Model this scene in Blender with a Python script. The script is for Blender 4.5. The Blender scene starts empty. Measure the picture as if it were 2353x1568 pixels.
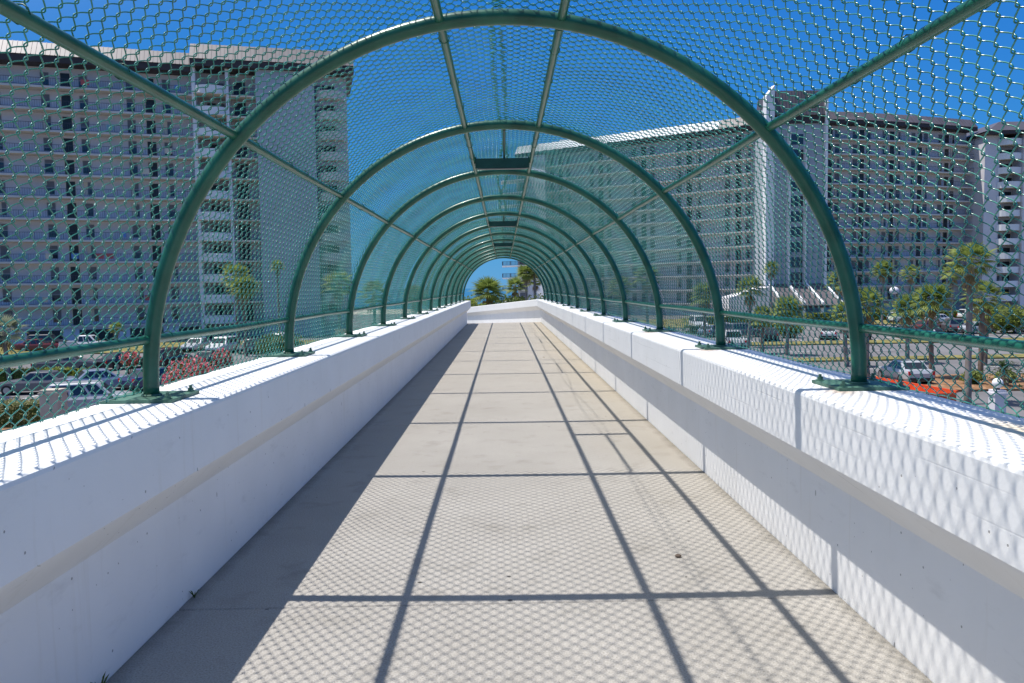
import bpy, bmesh, math, random
import numpy as np
from mathutils import Vector, Matrix, Quaternion
R = math.radians
SC = bpy.context.scene
COL = SC.collection

# ------------------------------------------------------------------ camera
cam_d = bpy.data.cameras.new('camera'); cam = bpy.data.objects.new('camera', cam_d); COL.objects.link(cam)
cam_d.sensor_width = 36.0; cam_d.lens = 1829.0 / 2352.0 * 36.0
cam_d.clip_start = 0.05; cam_d.clip_end = 60000
YAW, PITCH, ROLL = 0.00938457, 0.06745259, -0.01622396
cy, sy, cp, sp = math.cos(YAW), math.sin(YAW), math.cos(PITCH), math.sin(PITCH)
fwd = Vector((sy*cp, cy*cp, -sp)); rt = Vector((cy, -sy, 0)); up = rt.cross(fwd)
r2 = rt*math.cos(ROLL) + up*math.sin(ROLL); u2 = -rt*math.sin(ROLL) + up*math.cos(ROLL)
m = Matrix((r2, u2, -fwd)).transposed().to_4x4(); m.translation = Vector((-0.0066, 0, 1.449))
cam.matrix_world = m
SC.camera = cam

# ------------------------------------------------------------------ world, sun, exposure
SUN = Vector((-0.346, 0.055, 1.0)).normalized()
world = bpy.data.worlds.new('World'); SC.world = world; world.use_nodes = True
wn = world.node_tree; wn.nodes.clear()
sky = wn.nodes.new('ShaderNodeTexSky'); sky.sky_type = 'NISHITA'; sky.sun_disc = False
sky.sun_elevation = math.asin(SUN.z); sky.sun_rotation = math.atan2(SUN.x, SUN.y)
sky.altitude = 0; sky.air_density = 1.0; sky.dust_density = 0.0; sky.ozone_density = 1.0
# the photograph was taken through a polariser: Rayleigh light is filtered by its polarisation,
# strongest at right angles to the sun and nil around it
def wmath(op, a, b=None, clamp=False):
    n = wn.nodes.new('ShaderNodeMath'); n.operation = op; n.use_clamp = clamp
    for i, x in enumerate((a, b)):
        if x is None: continue
        if isinstance(x, (int, float)): n.inputs[i].default_value = x
        else: wn.links.new(x, n.inputs[i])
    return n.outputs[0]
wtc = wn.nodes.new('ShaderNodeTexCoord')
wdot = wn.nodes.new('ShaderNodeVectorMath'); wdot.operation = 'DOT_PRODUCT'; wdot.inputs[1].default_value = SUN
wn.links.new(wtc.outputs['Generated'], wdot.inputs[0])
c2_ = wmath('POWER', wmath('ABSOLUTE', wdot.outputs['Value']), 2.0)
pol = wmath('DIVIDE', wmath('SUBTRACT', 1.0, c2_), wmath('ADD', 1.0, c2_))
wmr = wn.nodes.new('ShaderNodeMapRange'); wmr.inputs['From Min'].default_value = .12; wmr.inputs['From Max'].default_value = .72; wmr.interpolation_type = 'SMOOTHSTEP'
wn.links.new(pol, wmr.inputs['Value'])
wsp = wn.nodes.new('ShaderNodeSeparateColor'); wn.links.new(sky.outputs[0], wsp.inputs[0])
wcb = wn.nodes.new('ShaderNodeCombineColor')
SKYK = 0.115
for i, (k_, g_) in enumerate(((.078, 1.0), (.243, .58), (.448, .12))):     # film response to the polarised blue
    v_ = wmath('MULTIPLY', wsp.outputs[i], SKYK)
    wn.links.new(wmath('DIVIDE', wmath('MULTIPLY', wmath('POWER', v_, g_), k_), SKYK), wcb.inputs[i])
wmx = wn.nodes.new('ShaderNodeMix'); wmx.data_type = 'RGBA'
wn.links.new(wmr.outputs[0], wmx.inputs[0]); whs = wn.nodes.new('ShaderNodeHueSaturation'); whs.inputs['Saturation'].default_value = .55; wn.links.new(sky.outputs[0], whs.inputs['Color']); wn.links.new(whs.outputs[0], wmx.inputs[6]); wn.links.new(wcb.outputs[0], wmx.inputs[7])
bg = wn.nodes.new('ShaderNodeBackground'); bg.inputs[1].default_value = SKYK
wo = wn.nodes.new('ShaderNodeOutputWorld')
wn.links.new(wmx.outputs[2], bg.inputs[0]); wn.links.new(bg.outputs[0], wo.inputs[0])
sd = bpy.data.lights.new('sun', 'SUN'); sd.energy = 3.6; sd.angle = R(0.53); sd.color = (1.0, 0.955, 0.89)
so = bpy.data.objects.new('sun', sd); COL.objects.link(so); so.location = (-10, 5, 40)
so.rotation_euler = SUN.to_track_quat('Z', 'Y').to_euler()
SC.view_settings.view_transform = 'Standard'; SC.view_settings.look = 'None'
SC.view_settings.exposure = 0.70; SC.view_settings.gamma = 1.0
try: SC.view_settings.use_curve_mapping = False
except Exception: pass
SC.render.engine = 'CYCLES'
SC.cycles.max_bounces = 8; SC.cycles.diffuse_bounces = 4

# ------------------------------------------------------------------ helpers
class MB:
    """collects verts / faces, links them as one mesh object"""
    def __init__(s): s.v = []; s.f = []; s.m = []; s.n = 0
    def add(s, V, F, mi=0):
        b = s.n; s.v.extend([tuple(p) for p in V]); s.n += len(V)
        for f in F: s.f.append(tuple(i+b for i in f)); s.m.append(mi)
    def box(s, x0, x1, y0, y1, z0, z1, mi=0):
        V = [(x0,y0,z0),(x1,y0,z0),(x1,y1,z0),(x0,y1,z0),(x0,y0,z1),(x1,y0,z1),(x1,y1,z1),(x0,y1,z1)]
        s.add(V, [(0,3,2,1),(4,5,6,7),(0,1,5,4),(1,2,6,5),(2,3,7,6),(3,0,4,7)], mi)
    def obox(s, o, ax, ay, az, mi=0):
        o = Vector(o); ax = Vector(ax); ay = Vector(ay); az = Vector(az)
        V = [o, o+ax, o+ax+ay, o+ay, o+az, o+ax+az, o+ax+ay+az, o+ay+az]
        s.add(V, [(0,3,2,1),(4,5,6,7),(0,1,5,4),(1,2,6,5),(2,3,7,6),(3,0,4,7)], mi)
    def tube(s, P, r, n=8, mi=0, cap=True):
        P = [Vector(p) for p in P]; k = len(P)
        rr = r if isinstance(r, (list, tuple)) else [r]*k
        V = []; prev = None
        for i, p in enumerate(P):
            d = (P[min(i+1, k-1)] - P[max(i-1, 0)]).normalized()
            if prev is None:
                a = Vector((0,0,1)) if abs(d.z) < 0.9 else Vector((1,0,0))
                e1 = d.cross(a).normalized()
            else: e1 = (prev - d*prev.dot(d)).normalized()
            prev = e1; e2 = d.cross(e1)
            for j in range(n):
                t = 2*math.pi*j/n; V.append(p + (e1*math.cos(t) + e2*math.sin(t))*rr[i])
        F = [(i*n+j, i*n+(j+1) % n, (i+1)*n+(j+1) % n, (i+1)*n+j) for i in range(k-1) for j in range(n)]
        if cap: F += [tuple(range(n-1, -1, -1)), tuple(range((k-1)*n, k*n))]
        s.add(V, F, mi)
    def cyl(s, c, r, h, n=10, mi=0, r2=None, axis='z'):
        c = Vector(c); a = {'x': Vector((1,0,0)), 'y': Vector((0,1,0)), 'z': Vector((0,0,1))}[axis]
        s.tube([c, c+a*h], [r, r if r2 is None else r2], n, mi)
    def ball(s, c, r, n=10, k=7, mi=0, sc=(1,1,1)):
        V = []; F = []
        for i in range(k+1):
            th = math.pi*i/k
            for j in range(n):
                ph = 2*math.pi*j/n
                V.append((c[0]+r*sc[0]*math.sin(th)*math.cos(ph), c[1]+r*sc[1]*math.sin(th)*math.sin(ph), c[2]+r*sc[2]*math.cos(th)))
        for i in range(k):
            for j in range(n): F.append((i*n+j, (i+1)*n+j, (i+1)*n+(j+1) % n, i*n+(j+1) % n))
        s.add(V, F, mi)
    def mesh(s, name, mats, smooth=False):
        me = bpy.data.meshes.new(name); me.from_pydata(s.v, [], s.f); me.update()
        for x in (mats if isinstance(mats, (list, tuple)) else [mats]): me.materials.append(x)
        if max(s.m, default=0) > 0: me.polygons.foreach_set('material_index', s.m)
        if smooth: me.polygons.foreach_set('use_smooth', [True]*len(me.polygons))
        return me
    def build(s, name, mats, parent=None, smooth=False, loc=None):
        return link(name, s.mesh(name, mats, smooth), parent, loc)
def link(name, me, parent=None, loc=None, rotz=0, sc=None):
    o = bpy.data.objects.new(name, me); COL.objects.link(o)
    if parent is not None: o.parent = parent
    if loc is not None: o.location = loc
    if rotz: o.rotation_euler.z = rotz
    if sc is not None: o.scale = sc if isinstance(sc, (tuple, list)) else (sc,)*3
    return o
def tag(o, label=None, cat=None, group=None, kind=None):
    if label: o['label'] = label
    if cat: o['category'] = cat
    if group: o['group'] = group
    if kind: o['kind'] = kind
    return o
def thing(name, label, cat, loc=(0,0,0), rotz=0, group=None, sc=None):
    o = link(name, None, None, loc, rotz, sc); o.empty_display_size = 0.2
    return tag(o, label, cat, group)
def copy_tree(o, parent=None):
    c = o.copy(); COL.objects.link(c); c.parent = parent
    for ch in list(o.children): copy_tree(ch, c)
    return c

# ------------------------------------------------------------------ materials
def lerp_c(c, k): return (min(c[0]*k,1), min(c[1]*k,1), min(c[2]*k,1), 1)
def mat(name, col, rough=0.6, var=0.12, scale=3.0, bump=0.0, bscale=40.0, metal=0.0, spec=0.5, col2=None, coat=0.0, trans=0.0, detail=5.0, stretch=None):
    M = bpy.data.materials.new(name); M.use_nodes = True; t = M.node_tree; N = t.nodes; L = t.links
    b = N['Principled BSDF']; b.inputs['Roughness'].default_value = rough; b.inputs['Metallic'].default_value = metal
    b.inputs['Specular IOR Level'].default_value = spec; b.inputs['Coat Weight'].default_value = coat
    if trans:
        b.inputs['Subsurface Weight'].default_value = 0
    tc = N.new('ShaderNodeTexCoord'); vec = tc.outputs['Object']
    if stretch:
        mp = N.new('ShaderNodeMapping'); mp.inputs['Scale'].default_value = stretch; L.new(vec, mp.inputs['Vector']); vec = mp.outputs[0]
    nz = N.new('ShaderNodeTexNoise'); nz.inputs['Scale'].default_value = scale; nz.inputs['Detail'].default_value = detail
    L.new(vec, nz.inputs['Vector'])
    cr = N.new('ShaderNodeValToRGB'); cr.color_ramp.elements[0].position = 0.3; cr.color_ramp.elements[1].position = 0.7
    c2 = col2 if col2 else col
    cr.color_ramp.elements[0].color = lerp_c(col, 1-var); cr.color_ramp.elements[1].color = lerp_c(c2, 1+var)
    L.new(nz.outputs['Fac'], cr.inputs['Fac']); L.new(cr.outputs[0], b.inputs['Base Color'])
    if bump:
        n2 = N.new('ShaderNodeTexNoise'); n2.inputs['Scale'].default_value = bscale; n2.inputs['Detail'].default_value = 4
        L.new(vec, n2.inputs['Vector'])
        bp = N.new('ShaderNodeBump'); bp.inputs['Strength'].default_value = bump; bp.inputs['Distance'].default_value = 0.01
        L.new(n2.outputs['Fac'], bp.inputs['Height']); L.new(bp.outputs[0], b.inputs['Normal'])
    M['out'] = cr.name
    return M
def mathn(t, op, a, b=None, clamp=False):
    n = t.nodes.new('ShaderNodeMath'); n.operation = op; n.use_clamp = clamp
    for i, x in enumerate((a, b)):
        if x is None: continue
        if isinstance(x, (int, float)): n.inputs[i].default_value = x
        else: t.links.new(x, n.inputs[i])
    return n.outputs[0]
def mixc(t, fac, a, b):
    n = t.nodes.new('ShaderNodeMix'); n.data_type = 'RGBA'
    if isinstance(fac, (int, float)): n.inputs[0].default_value = fac
    else: t.links.new(fac, n.inputs[0])
    for i, x in ((6, a), (7, b)):
        if isinstance(x, tuple): n.inputs[i].default_value = x
        else: t.links.new(x, n.inputs[i])
    return n.outputs[2]
def noise(t, vec, scale, detail=4, rough=0.5):
    n = t.nodes.new('ShaderNodeTexNoise'); n.inputs['Scale'].default_value = scale; n.inputs['Detail'].default_value = detail; n.inputs['Roughness'].default_value = rough
    t.links.new(vec, n.inputs['Vector']); return n.outputs['Fac']
def step(t, x, lo, hi):
    n = t.nodes.new('ShaderNodeMapRange'); n.inputs['From Min'].default_value = lo; n.inputs['From Max'].default_value = hi; n.clamp = True
    t.links.new(x, n.inputs['Value']); return n.outputs[0]
def mapping(t, vec, scale):
    mp = t.nodes.new('ShaderNodeMapping'); mp.inputs['Scale'].default_value = scale; t.links.new(vec, mp.inputs['Vector']); return mp.outputs[0]

def white_wall_mat():
    M = bpy.data.materials.new('white_painted_concrete'); M.use_nodes = True; t = M.node_tree; N = t.nodes; L = t.links
    b = N['Principled BSDF']; b.inputs['Roughness'].default_value = 0.62; b.inputs['Specular IOR Level'].default_value = 0.3
    tc = N.new('ShaderNodeTexCoord'); v = tc.outputs['Object']
    base = mixc(t, step(t, noise(t, v, 2.2, 6), .3, .7), (.785,.785,.778,1), (.835,.835,.83,1))
    # faint vertical drip dirt
    dr = step(t, noise(t, mapping(t, v, (3, 9, 0.6)), 1.6, 5, .6), .60, .80)
    base = mixc(t, mathn(t, 'MULTIPLY', dr, .48), base, (.66,.63,.57,1))
    sc_ = step(t, noise(t, mapping(t, v, (1, 1.6, 5)), 2.4, 6, .65), .60, .76)
    base = mixc(t, mathn(t, 'MULTIPLY', sc_, .32), base, (.52,.51,.50,1))
    # pock marks: small dark pits
    s0 = N.new('ShaderNodeSeparateXYZ'); L.new(v, s0.inputs[0])
    def flat(kz):
        c = N.new('ShaderNodeCombineXYZ'); L.new(mathn(t, 'ADD', s0.outputs[1], mathn(t, 'MULTIPLY', s0.outputs[0], 3.7)), c.inputs[0]); L.new(mathn(t, 'MULTIPLY', mathn(t, 'ADD', s0.outputs[2], mathn(t, 'MULTIPLY', s0.outputs[0], .8)), kz), c.inputs[1]); return c.outputs[0]
    vo = N.new('ShaderNodeTexVoronoi'); vo.voronoi_dimensions = '2D'; vo.inputs['Scale'].default_value = 12; L.new(flat(1.0), vo.inputs['Vector'])
    rnd = N.new('ShaderNodeSeparateColor'); L.new(vo.outputs['Color'], rnd.inputs[0])
    rad = mathn(t, 'MULTIPLY', mathn(t, 'POWER', rnd.outputs[0], 6), .072)
    pit = step(t, mathn(t, 'SUBTRACT', rad, vo.outputs['Distance']), 0.0, .02)
    vo2 = N.new('ShaderNodeTexVoronoi'); vo2.voronoi_dimensions = '2D'; vo2.inputs['Scale'].default_value = 7; L.new(flat(.35), vo2.inputs['Vector'])
    rnd2 = N.new('ShaderNodeSeparateColor'); L.new(vo2.outputs['Color'], rnd2.inputs[0])
    rad2 = mathn(t, 'MULTIPLY', mathn(t, 'POWER', rnd2.outputs[1], 14), .05)
    pit2 = step(t, mathn(t, 'SUBTRACT', rad2, vo2.outputs['Distance']), 0.0, .012)
    pits = mathn(t, 'MAXIMUM', pit, pit2)
    base = mixc(t, mathn(t, 'MULTIPLY', pits, .72), base, (.20,.19,.18,1))
    # board marks: thin dark lines at two heights of the upper face
    sx = N.new('ShaderNodeSeparateXYZ'); L.new(v, sx.inputs[0])
    wob = mathn(t, 'MULTIPLY', mathn(t, 'SUBTRACT', noise(t, v, 1.3, 2), .5), .03)
    zz = mathn(t, 'ADD', sx.outputs[2], wob)
    brk = step(t, noise(t, mapping(t, v, (1,.35,1)), 3, 4), .50, .66)
    ln = None
    for z0 in (.865, .762):
        q = step(t, mathn(t, 'ABSOLUTE', mathn(t, 'SUBTRACT', zz, z0)), .0035, .001)
        ln = q if ln is None else mathn(t, 'MAXIMUM', ln, q)
    ln = mathn(t, 'MULTIPLY', mathn(t, 'MULTIPLY', ln, brk), step(t, sx.outputs[0], .5, 1.0))
    base = mixc(t, mathn(t, 'MULTIPLY', ln, .30), base, (.35,.34,.33,1))
    # rust bloom on the near right coping
    def blob(c, r, mul=(1,1,1)):
        d = N.new('ShaderNodeVectorMath'); d.operation = 'DISTANCE'; L.new(mapping(t, v, mul), d.inputs[0]); d.inputs[1].default_value = (c[0]*mul[0], c[1]*mul[1], c[2]*mul[2])
        return step(t, mathn(t, 'ADD', d.outputs['Value'], mathn(t, 'MULTIPLY', mathn(t, 'SUBTRACT', noise(t, v, 9, 4), .5), .5*r)), r, r*.25)
    ru = mathn(t, 'MULTIPLY', blob((1.73, 2.55, .95), .42, (3, 1, 1)), .6)
    base = mixc(t, ru, base, (.74,.56,.30,1))
    for yc, xc in ((3.60, 1.53), (6.04, 1.53), (3.95, -1.84), (8.48, 1.53)):
        base = mixc(t, mathn(t, 'MULTIPLY', blob((xc, yc, .95), .10, (1, .6, 1)), .5), base, (.50,.29,.12,1))
    # beige tint over the sloping soffit, broken up by noise
    sof = mathn(t, 'MULTIPLY', step(t, mathn(t, 'ABSOLUTE', mathn(t, 'SUBTRACT', sx.outputs[2], .60)), .10, .03), .05)
    base = mixc(t, mathn(t, 'MULTIPLY', sof, step(t, noise(t, mapping(t, v, (1,.6,1)), 3, 5), .25, .6)), base, (.72,.64,.50,1))
    L.new(base, b.inputs['Base Color'])
    bp = N.new('ShaderNodeBump'); bp.inputs['Strength'].default_value = .55; bp.inputs['Distance'].default_value = .006
    h = mathn(t, 'SUBTRACT', mathn(t, 'ADD', mathn(t, 'MULTIPLY', noise(t, v, 60, 5), .25), mathn(t, 'MULTIPLY', noise(t, v, 9, 4), .35)), mathn(t, 'ADD', pits, mathn(t, 'MULTIPLY', ln, .25)))
    L.new(h, bp.inputs['Height']); L.new(bp.outputs[0], b.inputs['Normal'])
    return M
def deck_mat():
    M = bpy.data.materials.new('broomed_concrete'); M.use_nodes = True; t = M.node_tree; N = t.nodes; L = t.links
    b = N['Principled BSDF']; b.inputs['Roughness'].default_value = 0.85; b.inputs['Specular IOR Level'].default_value = 0.2
    tc = N.new('ShaderNodeTexCoord'); v = tc.outputs['Object']
    base = mixc(t, step(t, noise(t, v, .9, 6, .6), .3, .7), (.330,.309,.278,1), (.398,.376,.342,1))
    grain = noise(t, v, 130, 3, .7)
    base = mixc(t, mathn(t, 'MULTIPLY', step(t, grain, .52, .72), .75), base, (.52,.505,.48,1))
    base = mixc(t, mathn(t, 'MULTIPLY', step(t, grain, .47, .30), .75), base, (.15,.14,.125,1))
    pt = step(t, noise(t, v, 3.3, 6, .65), .55, .78)
    base = mixc(t, mathn(t, 'MULTIPLY', pt, .62), base, (.19,.175,.15,1))
    # dark specks
    vo = N.new('ShaderNodeTexVoronoi'); vo.voronoi_dimensions = '2D'; vo.inputs['Scale'].default_value = 4.5; L.new(v, vo.inputs['Vector'])
    rc = N.new('ShaderNodeSeparateColor'); L.new(vo.outputs['Color'], rc.inputs[0])
    sp_ = step(t, mathn(t, 'SUBTRACT', mathn(t, 'MULTIPLY', mathn(t, 'POWER', rc.outputs[0], 12), .07), vo.outputs['Distance']), 0, .02)
    base = mixc(t, mathn(t, 'MULTIPLY', sp_, .85), base, (.05,.045,.04,1))
    # yellow algae/dust along the right edge and far down the deck
    sx = N.new('ShaderNodeSeparateXYZ'); L.new(v, sx.inputs[0])
    ed = step(t, mathn(t, 'ADD', sx.outputs[0], mathn(t, 'MULTIPLY', noise(t, v, .8, 4), .9)), 1.25, 2.1)
    fy = step(t, sx.outputs[1], 4.0, 13.0)
    base = mixc(t, mathn(t, 'MULTIPLY', mathn(t, 'MULTIPLY', ed, fy), .55), base, (.40,.315,.175,1))
    base = mixc(t, mathn(t, 'MULTIPLY', fy, .45), base, (.425,.38,.315,1))
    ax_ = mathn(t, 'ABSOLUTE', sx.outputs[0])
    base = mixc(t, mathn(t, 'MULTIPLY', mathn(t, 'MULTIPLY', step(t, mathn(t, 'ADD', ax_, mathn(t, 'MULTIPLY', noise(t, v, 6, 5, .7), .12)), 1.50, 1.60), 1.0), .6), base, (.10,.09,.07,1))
    # green paint drips
    for c, r in (((-1.22, 2.62, 0), .05), ((-1.16, 2.60, 0), .035), ((-1.10, 2.42, 0), .02)):
        d = N.new('ShaderNodeVectorMath'); d.operation = 'DISTANCE'; L.new(v, d.inputs[0]); d.inputs[1].default_value = c
        k = step(t, mathn(t, 'ADD', d.outputs['Value'], mathn(t, 'MULTIPLY', mathn(t, 'SUBTRACT', noise(t, v, 30, 3), .5), r*1.6)), r, r*.4)
        base = mixc(t, mathn(t, 'MULTIPLY', k, .75), base, (.05,.12,.10,1))
    # one wandering hairline crack
    cw = mathn(t, 'ADD', mathn(t, 'MULTIPLY', mathn(t, 'SUBTRACT', noise(t, v, 2.0, 5), .5), .22), 2.33)
    ck = mathn(t, 'MULTIPLY', step(t, mathn(t, 'ABSOLUTE', mathn(t, 'SUBTRACT', sx.outputs[1], cw)), .006, .001), step(t, sx.outputs[0], -.7, -.8))
    base = mixc(t, mathn(t, 'MULTIPLY', ck, .6), base, (.08,.075,.07,1))
    L.new(base, b.inputs['Base Color'])
    br = noise(t, mapping(t, v, (1.2, 60, 1)), 3, 3)
    bp = N.new('ShaderNodeBump'); bp.inputs['Strength'].default_value = .5; bp.inputs['Distance'].default_value = .004
    L.new(mathn(t, 'ADD', mathn(t, 'MULTIPLY', br, .5), mathn(t, 'ADD', grain, mathn(t, 'MULTIPLY', noise(t, v, 20, 4), .5))), bp.inputs['Height'])
    L.new(bp.outputs[0], b.inputs['Normal'])
    return M
M_WHITE = white_wall_mat(); M_DECK = deck_mat()
M_GREEN = mat('green_vinyl_pipe', (.007,.098,.060), .32, .28, 5, .05, 90, spec=.45, coat=.15, col2=(.014,.112,.074))
M_WIRE = mat('green_vinyl_wire', (.030,.230,.180), .24, .25, 4, spec=.6, coat=.35)
M_PLATE = mat('green_plate_paint', (.055,.150,.105), .55, .3, 18, .15, 60, col2=(.075,.17,.12))
M_DKGREEN = mat('dark_green_housing', (.010,.066,.052), .45, .2, 8)
M_ASPH = mat('asphalt', (.155,.150,.155), .9, .18, .25, .2, 30, spec=.2)
M_GRASS = mat('dry_grass', (.105,.125,.035), .95, .35, .9, .6, 12, col2=(.22,.185,.075), spec=.1)
M_MULCH = mat('red_mulch', (.20,.105,.055), .95, .3, 3, .6, 20, col2=(.28,.165,.095), spec=.1)
M_SAND = mat('sand', (.55,.50,.40), .95, .1, .2)
M_SEA = mat('sea_water', (.012,.085,.15), .18, .25, .01, .35, .25, spec=.5)
M_LINE = mat('road_paint', (.72,.72,.70), .7, .1)
M_BWALL = mat('apartment_stucco', (.66,.64,.675), .85, .07, .35, spec=.2)
M_BSOF = mat('apartment_beige', (.72,.635,.52), .85, .08, .5, spec=.2)
M_BSLAB = mat('apartment_slab', (.60,.565,.53), .85, .08, .6, spec=.2)
M_BWHITE = mat('apartment_white', (.76,.76,.77), .8, .06, .3, spec=.2)
M_BGREY = mat('apartment_grey_wall', (.40,.435,.475), .8, .08, .15, spec=.2)
M_ROOF = mat('metal_roof', (.092,.085,.098), .5, .12, .5, metal=.1)
M_ROOFD = mat('dark_roof', (.105,.092,.10), .55, .2, .6)
M_FASC = mat('dark_fascia', (.042,.030,.028), .6, .2, .5)
M_RAIL = mat('dark_railing', (.055,.055,.075), .5, .1)
M_DOOR = mat('dark_door', (.012,.020,.024), .4, .3, .3)
M_GLASS = mat('window_glass', (.03,.035,.045), .08, .2, .3, spec=.8)
M_BLIND = mat('window_blind', (.16,.165,.19), .5, .2, .3)
M_FRAME = mat('window_frame', (.50,.50,.52), .6, .08)
M_TRUNK = mat('palm_trunk', (.16,.115,.085), .95, .3, 3, .9, 14, col2=(.25,.19,.145), stretch=(1,1,3))
M_TRUNK2 = mat('palm_trunk_grey', (.21,.185,.165), .95, .25, 3, .9, 14, col2=(.27,.24,.21), stretch=(1,1,3))
def leaf_mat(name, c1, c2, scale=1.2, rough=.5):
    M = mat(name, c1, rough, .2, scale, col2=c2, spec=.35)
    t = M.node_tree; b = t.nodes['Principled BSDF']; out = t.nodes['Material Output']
    tr = t.nodes.new('ShaderNodeBsdfTranslucent'); mx = t.nodes.new('ShaderNodeMixShader'); mx.inputs[0].default_value = .45
    cr = t.nodes[M['out']]; t.links.new(cr.outputs[0], tr.inputs[0])
    t.links.new(b.outputs[0], mx.inputs[1]); t.links.new(tr.outputs[0], mx.inputs[2]); t.links.new(mx.outputs[0], out.inputs[0])
    return M
M_PALM = leaf_mat('palm_leaf', (.125,.19,.034), (.28,.34,.09), .9)
M_PALM2 = leaf_mat('palm_leaf_yellow', (.13,.20,.038), (.30,.35,.10), .9)
M_PALMG = leaf_mat('palm_leaf_silver', (.20,.235,.16), (.33,.36,.24), .9)
M_SAGO = leaf_mat('sago_leaf', (.025,.055,.015), (.06,.10,.03), 1.5)
M_DEAD = leaf_mat('dead_frond', (.27,.19,.085), (.38,.29,.15), 1.5)
M_LEAF = leaf_mat('shrub_leaf', (.05,.085,.015), (.12,.16,.03), 2.5)
M_LEAFY = leaf_mat('hedge_leaf_lime', (.17,.23,.025), (.29,.33,.055), 2.5)
M_LEAFV = leaf_mat('hedge_leaf_variegated', (.14,.15,.05), (.36,.34,.17), 6)
M_RED = leaf_mat('red_blossom', (.68,.10,.14), (.82,.32,.36), 3)
M_STEM = mat('woody_stem', (.11,.08,.055), .9, .2)
M_ORANGE = mat('orange_paint', (.62,.085,.022), .5, .15, 1.5, .1)
M_TYRE = mat('tyre_rubber', (.018,.018,.019), .8, .1)
M_RIM = mat('wheel_rim', (.42,.42,.43), .3, .1, metal=.8)
M_TRIM = mat('black_trim', (.02,.02,.022), .5, .1)
M_LRED = mat('tail_light', (.55,.015,.02), .25, .1)
M_LCLR = mat('head_light', (.75,.77,.8), .15, .05)
M_GLOBE = mat('white_globe', (.80,.80,.80), .3, .03)
M_CGLASS = mat('car_glass', (.015,.02,.025), .06, .1, spec=.8)
M_PILLAR = mat('beige_render', (.46,.41,.34), .85, .1, 1.5, .2)
M_BEAM = mat('raw_concrete', (.45,.44,.42), .9, .12, .8, .2)

# ------------------------------------------------------------------ setting: ground, roads, sea
GZ = -5.0
def sheet(name, x0, x1, y0, y1, z, m_, label=None):
    b = MB(); b.add([(x0,y0,z),(x1,y0,z),(x1,y1,z),(x0,y1,z)], [(0,1,2,3)])
    return tag(b.build(name, m_), label, None, None, 'structure')
def blocks(name, x0, x1, y0, y1, h, m_):
    b = MB(); b.box(x0, x1, y0, y1, GZ-.2, GZ+h); return tag(b.build(name, m_), None, None, None, 'structure')
sheet('ground', -30000, 30000, -3000, 212, GZ, M_ASPH)
sheet('beach', -30000, 30000, 211, 262, GZ-.02, M_SAND)
sheet('sea', -30000, 30000, 260, 40000, GZ-.3, M_SEA)
blocks('median', 8, 140, 64.4, 67.0, .13, M_GRASS)
blocks('verge', 8, 140, 82.0, 86.2, .13, M_GRASS)
blocks('mulch_bed', 20, 140, 45.6, 53.2, .13, M_MULCH)
blocks('lawn', 20, 140, 118.5, 148.0, .13, M_GRASS)
blocks('lawn', -100, -8, 86.5, 103.0, .13, M_GRASS)
blocks('planting_strip', -70, -8, 57.2, 60.4, .13, M_GRASS)
blocks('planting_bed', -60, -8.5, 36.2, 40.6, .13, M_MULCH)
blocks('lawn', 9, 140, -40, 31.0, .13, M_GRASS)
blocks('lawn', -140, -9, -40, 31.0, .13, M_GRASS)
for (x0, x1, y) in ((8, 140, 58.6), (8, 140, 74.5)):
    b = MB(); k = x0
    while k < x1: b.box(k, k+3, y-.06, y+.06, GZ+.002, GZ+.008); k += 9
    tag(b.build('lane_marking', M_LINE), None, None, None, 'structure')
b = MB()
for k in range(22): b.box(14+k*2.75, 14.1+k*2.75, 87.5, 92.5, GZ+.002, GZ+.008)
for k in range(20): b.box(-66+k*2.75, -65.9+k*2.75, 49.8, 54.6, GZ+.002, GZ+.008)
tag(b.build('parking_marking', M_LINE), None, None, None, 'structure')

# ------------------------------------------------------------------ bridge: deck, parapets, end wall
HW, ZT, S, Y1 = 1.688, 0.950, 2.438, 3.777
YA = -4.0; YE = 33.2
PROF = [(1.524,-.04),(1.524,.50),(1.512,.515),(1.375,.655),(1.362,.672),(1.362,.928),(1.366,.941),(1.380,.950),(1.86,.950),(1.872,.938),(1.872,-.75),(1.524,-.75)]
def parapet(name, sgn, y0, y1, label):
    b = MB(); ys = [y0, y1]; V = []; k = len(PROF)
    for y in ys:
        for x, z in PROF: V.append((sgn*x, y, z))
    F = []
    for j in range(k):
        q = (j, (j+1) % k, k+(j+1) % k, k+j); F.append(q if sgn > 0 else q[::-1])
    F += [tuple(range(k-1,-1,-1)), tuple(range(k, 2*k))] if sgn > 0 else [tuple(range(k)), tuple(range(2*k-1, k-1, -1))]
    b.add(V, F); o = b.build(name, M_WHITE)
    return tag(o, label, 'parapet wall')
parapet('parapet_wall', 1, YA, YE, 'long white concrete parapet on the sunny side, barred by fence shadows')
parapet('parapet_wall', -1, YA, 32.6, 'long white concrete parapet whose inner face lies in shade')
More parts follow.
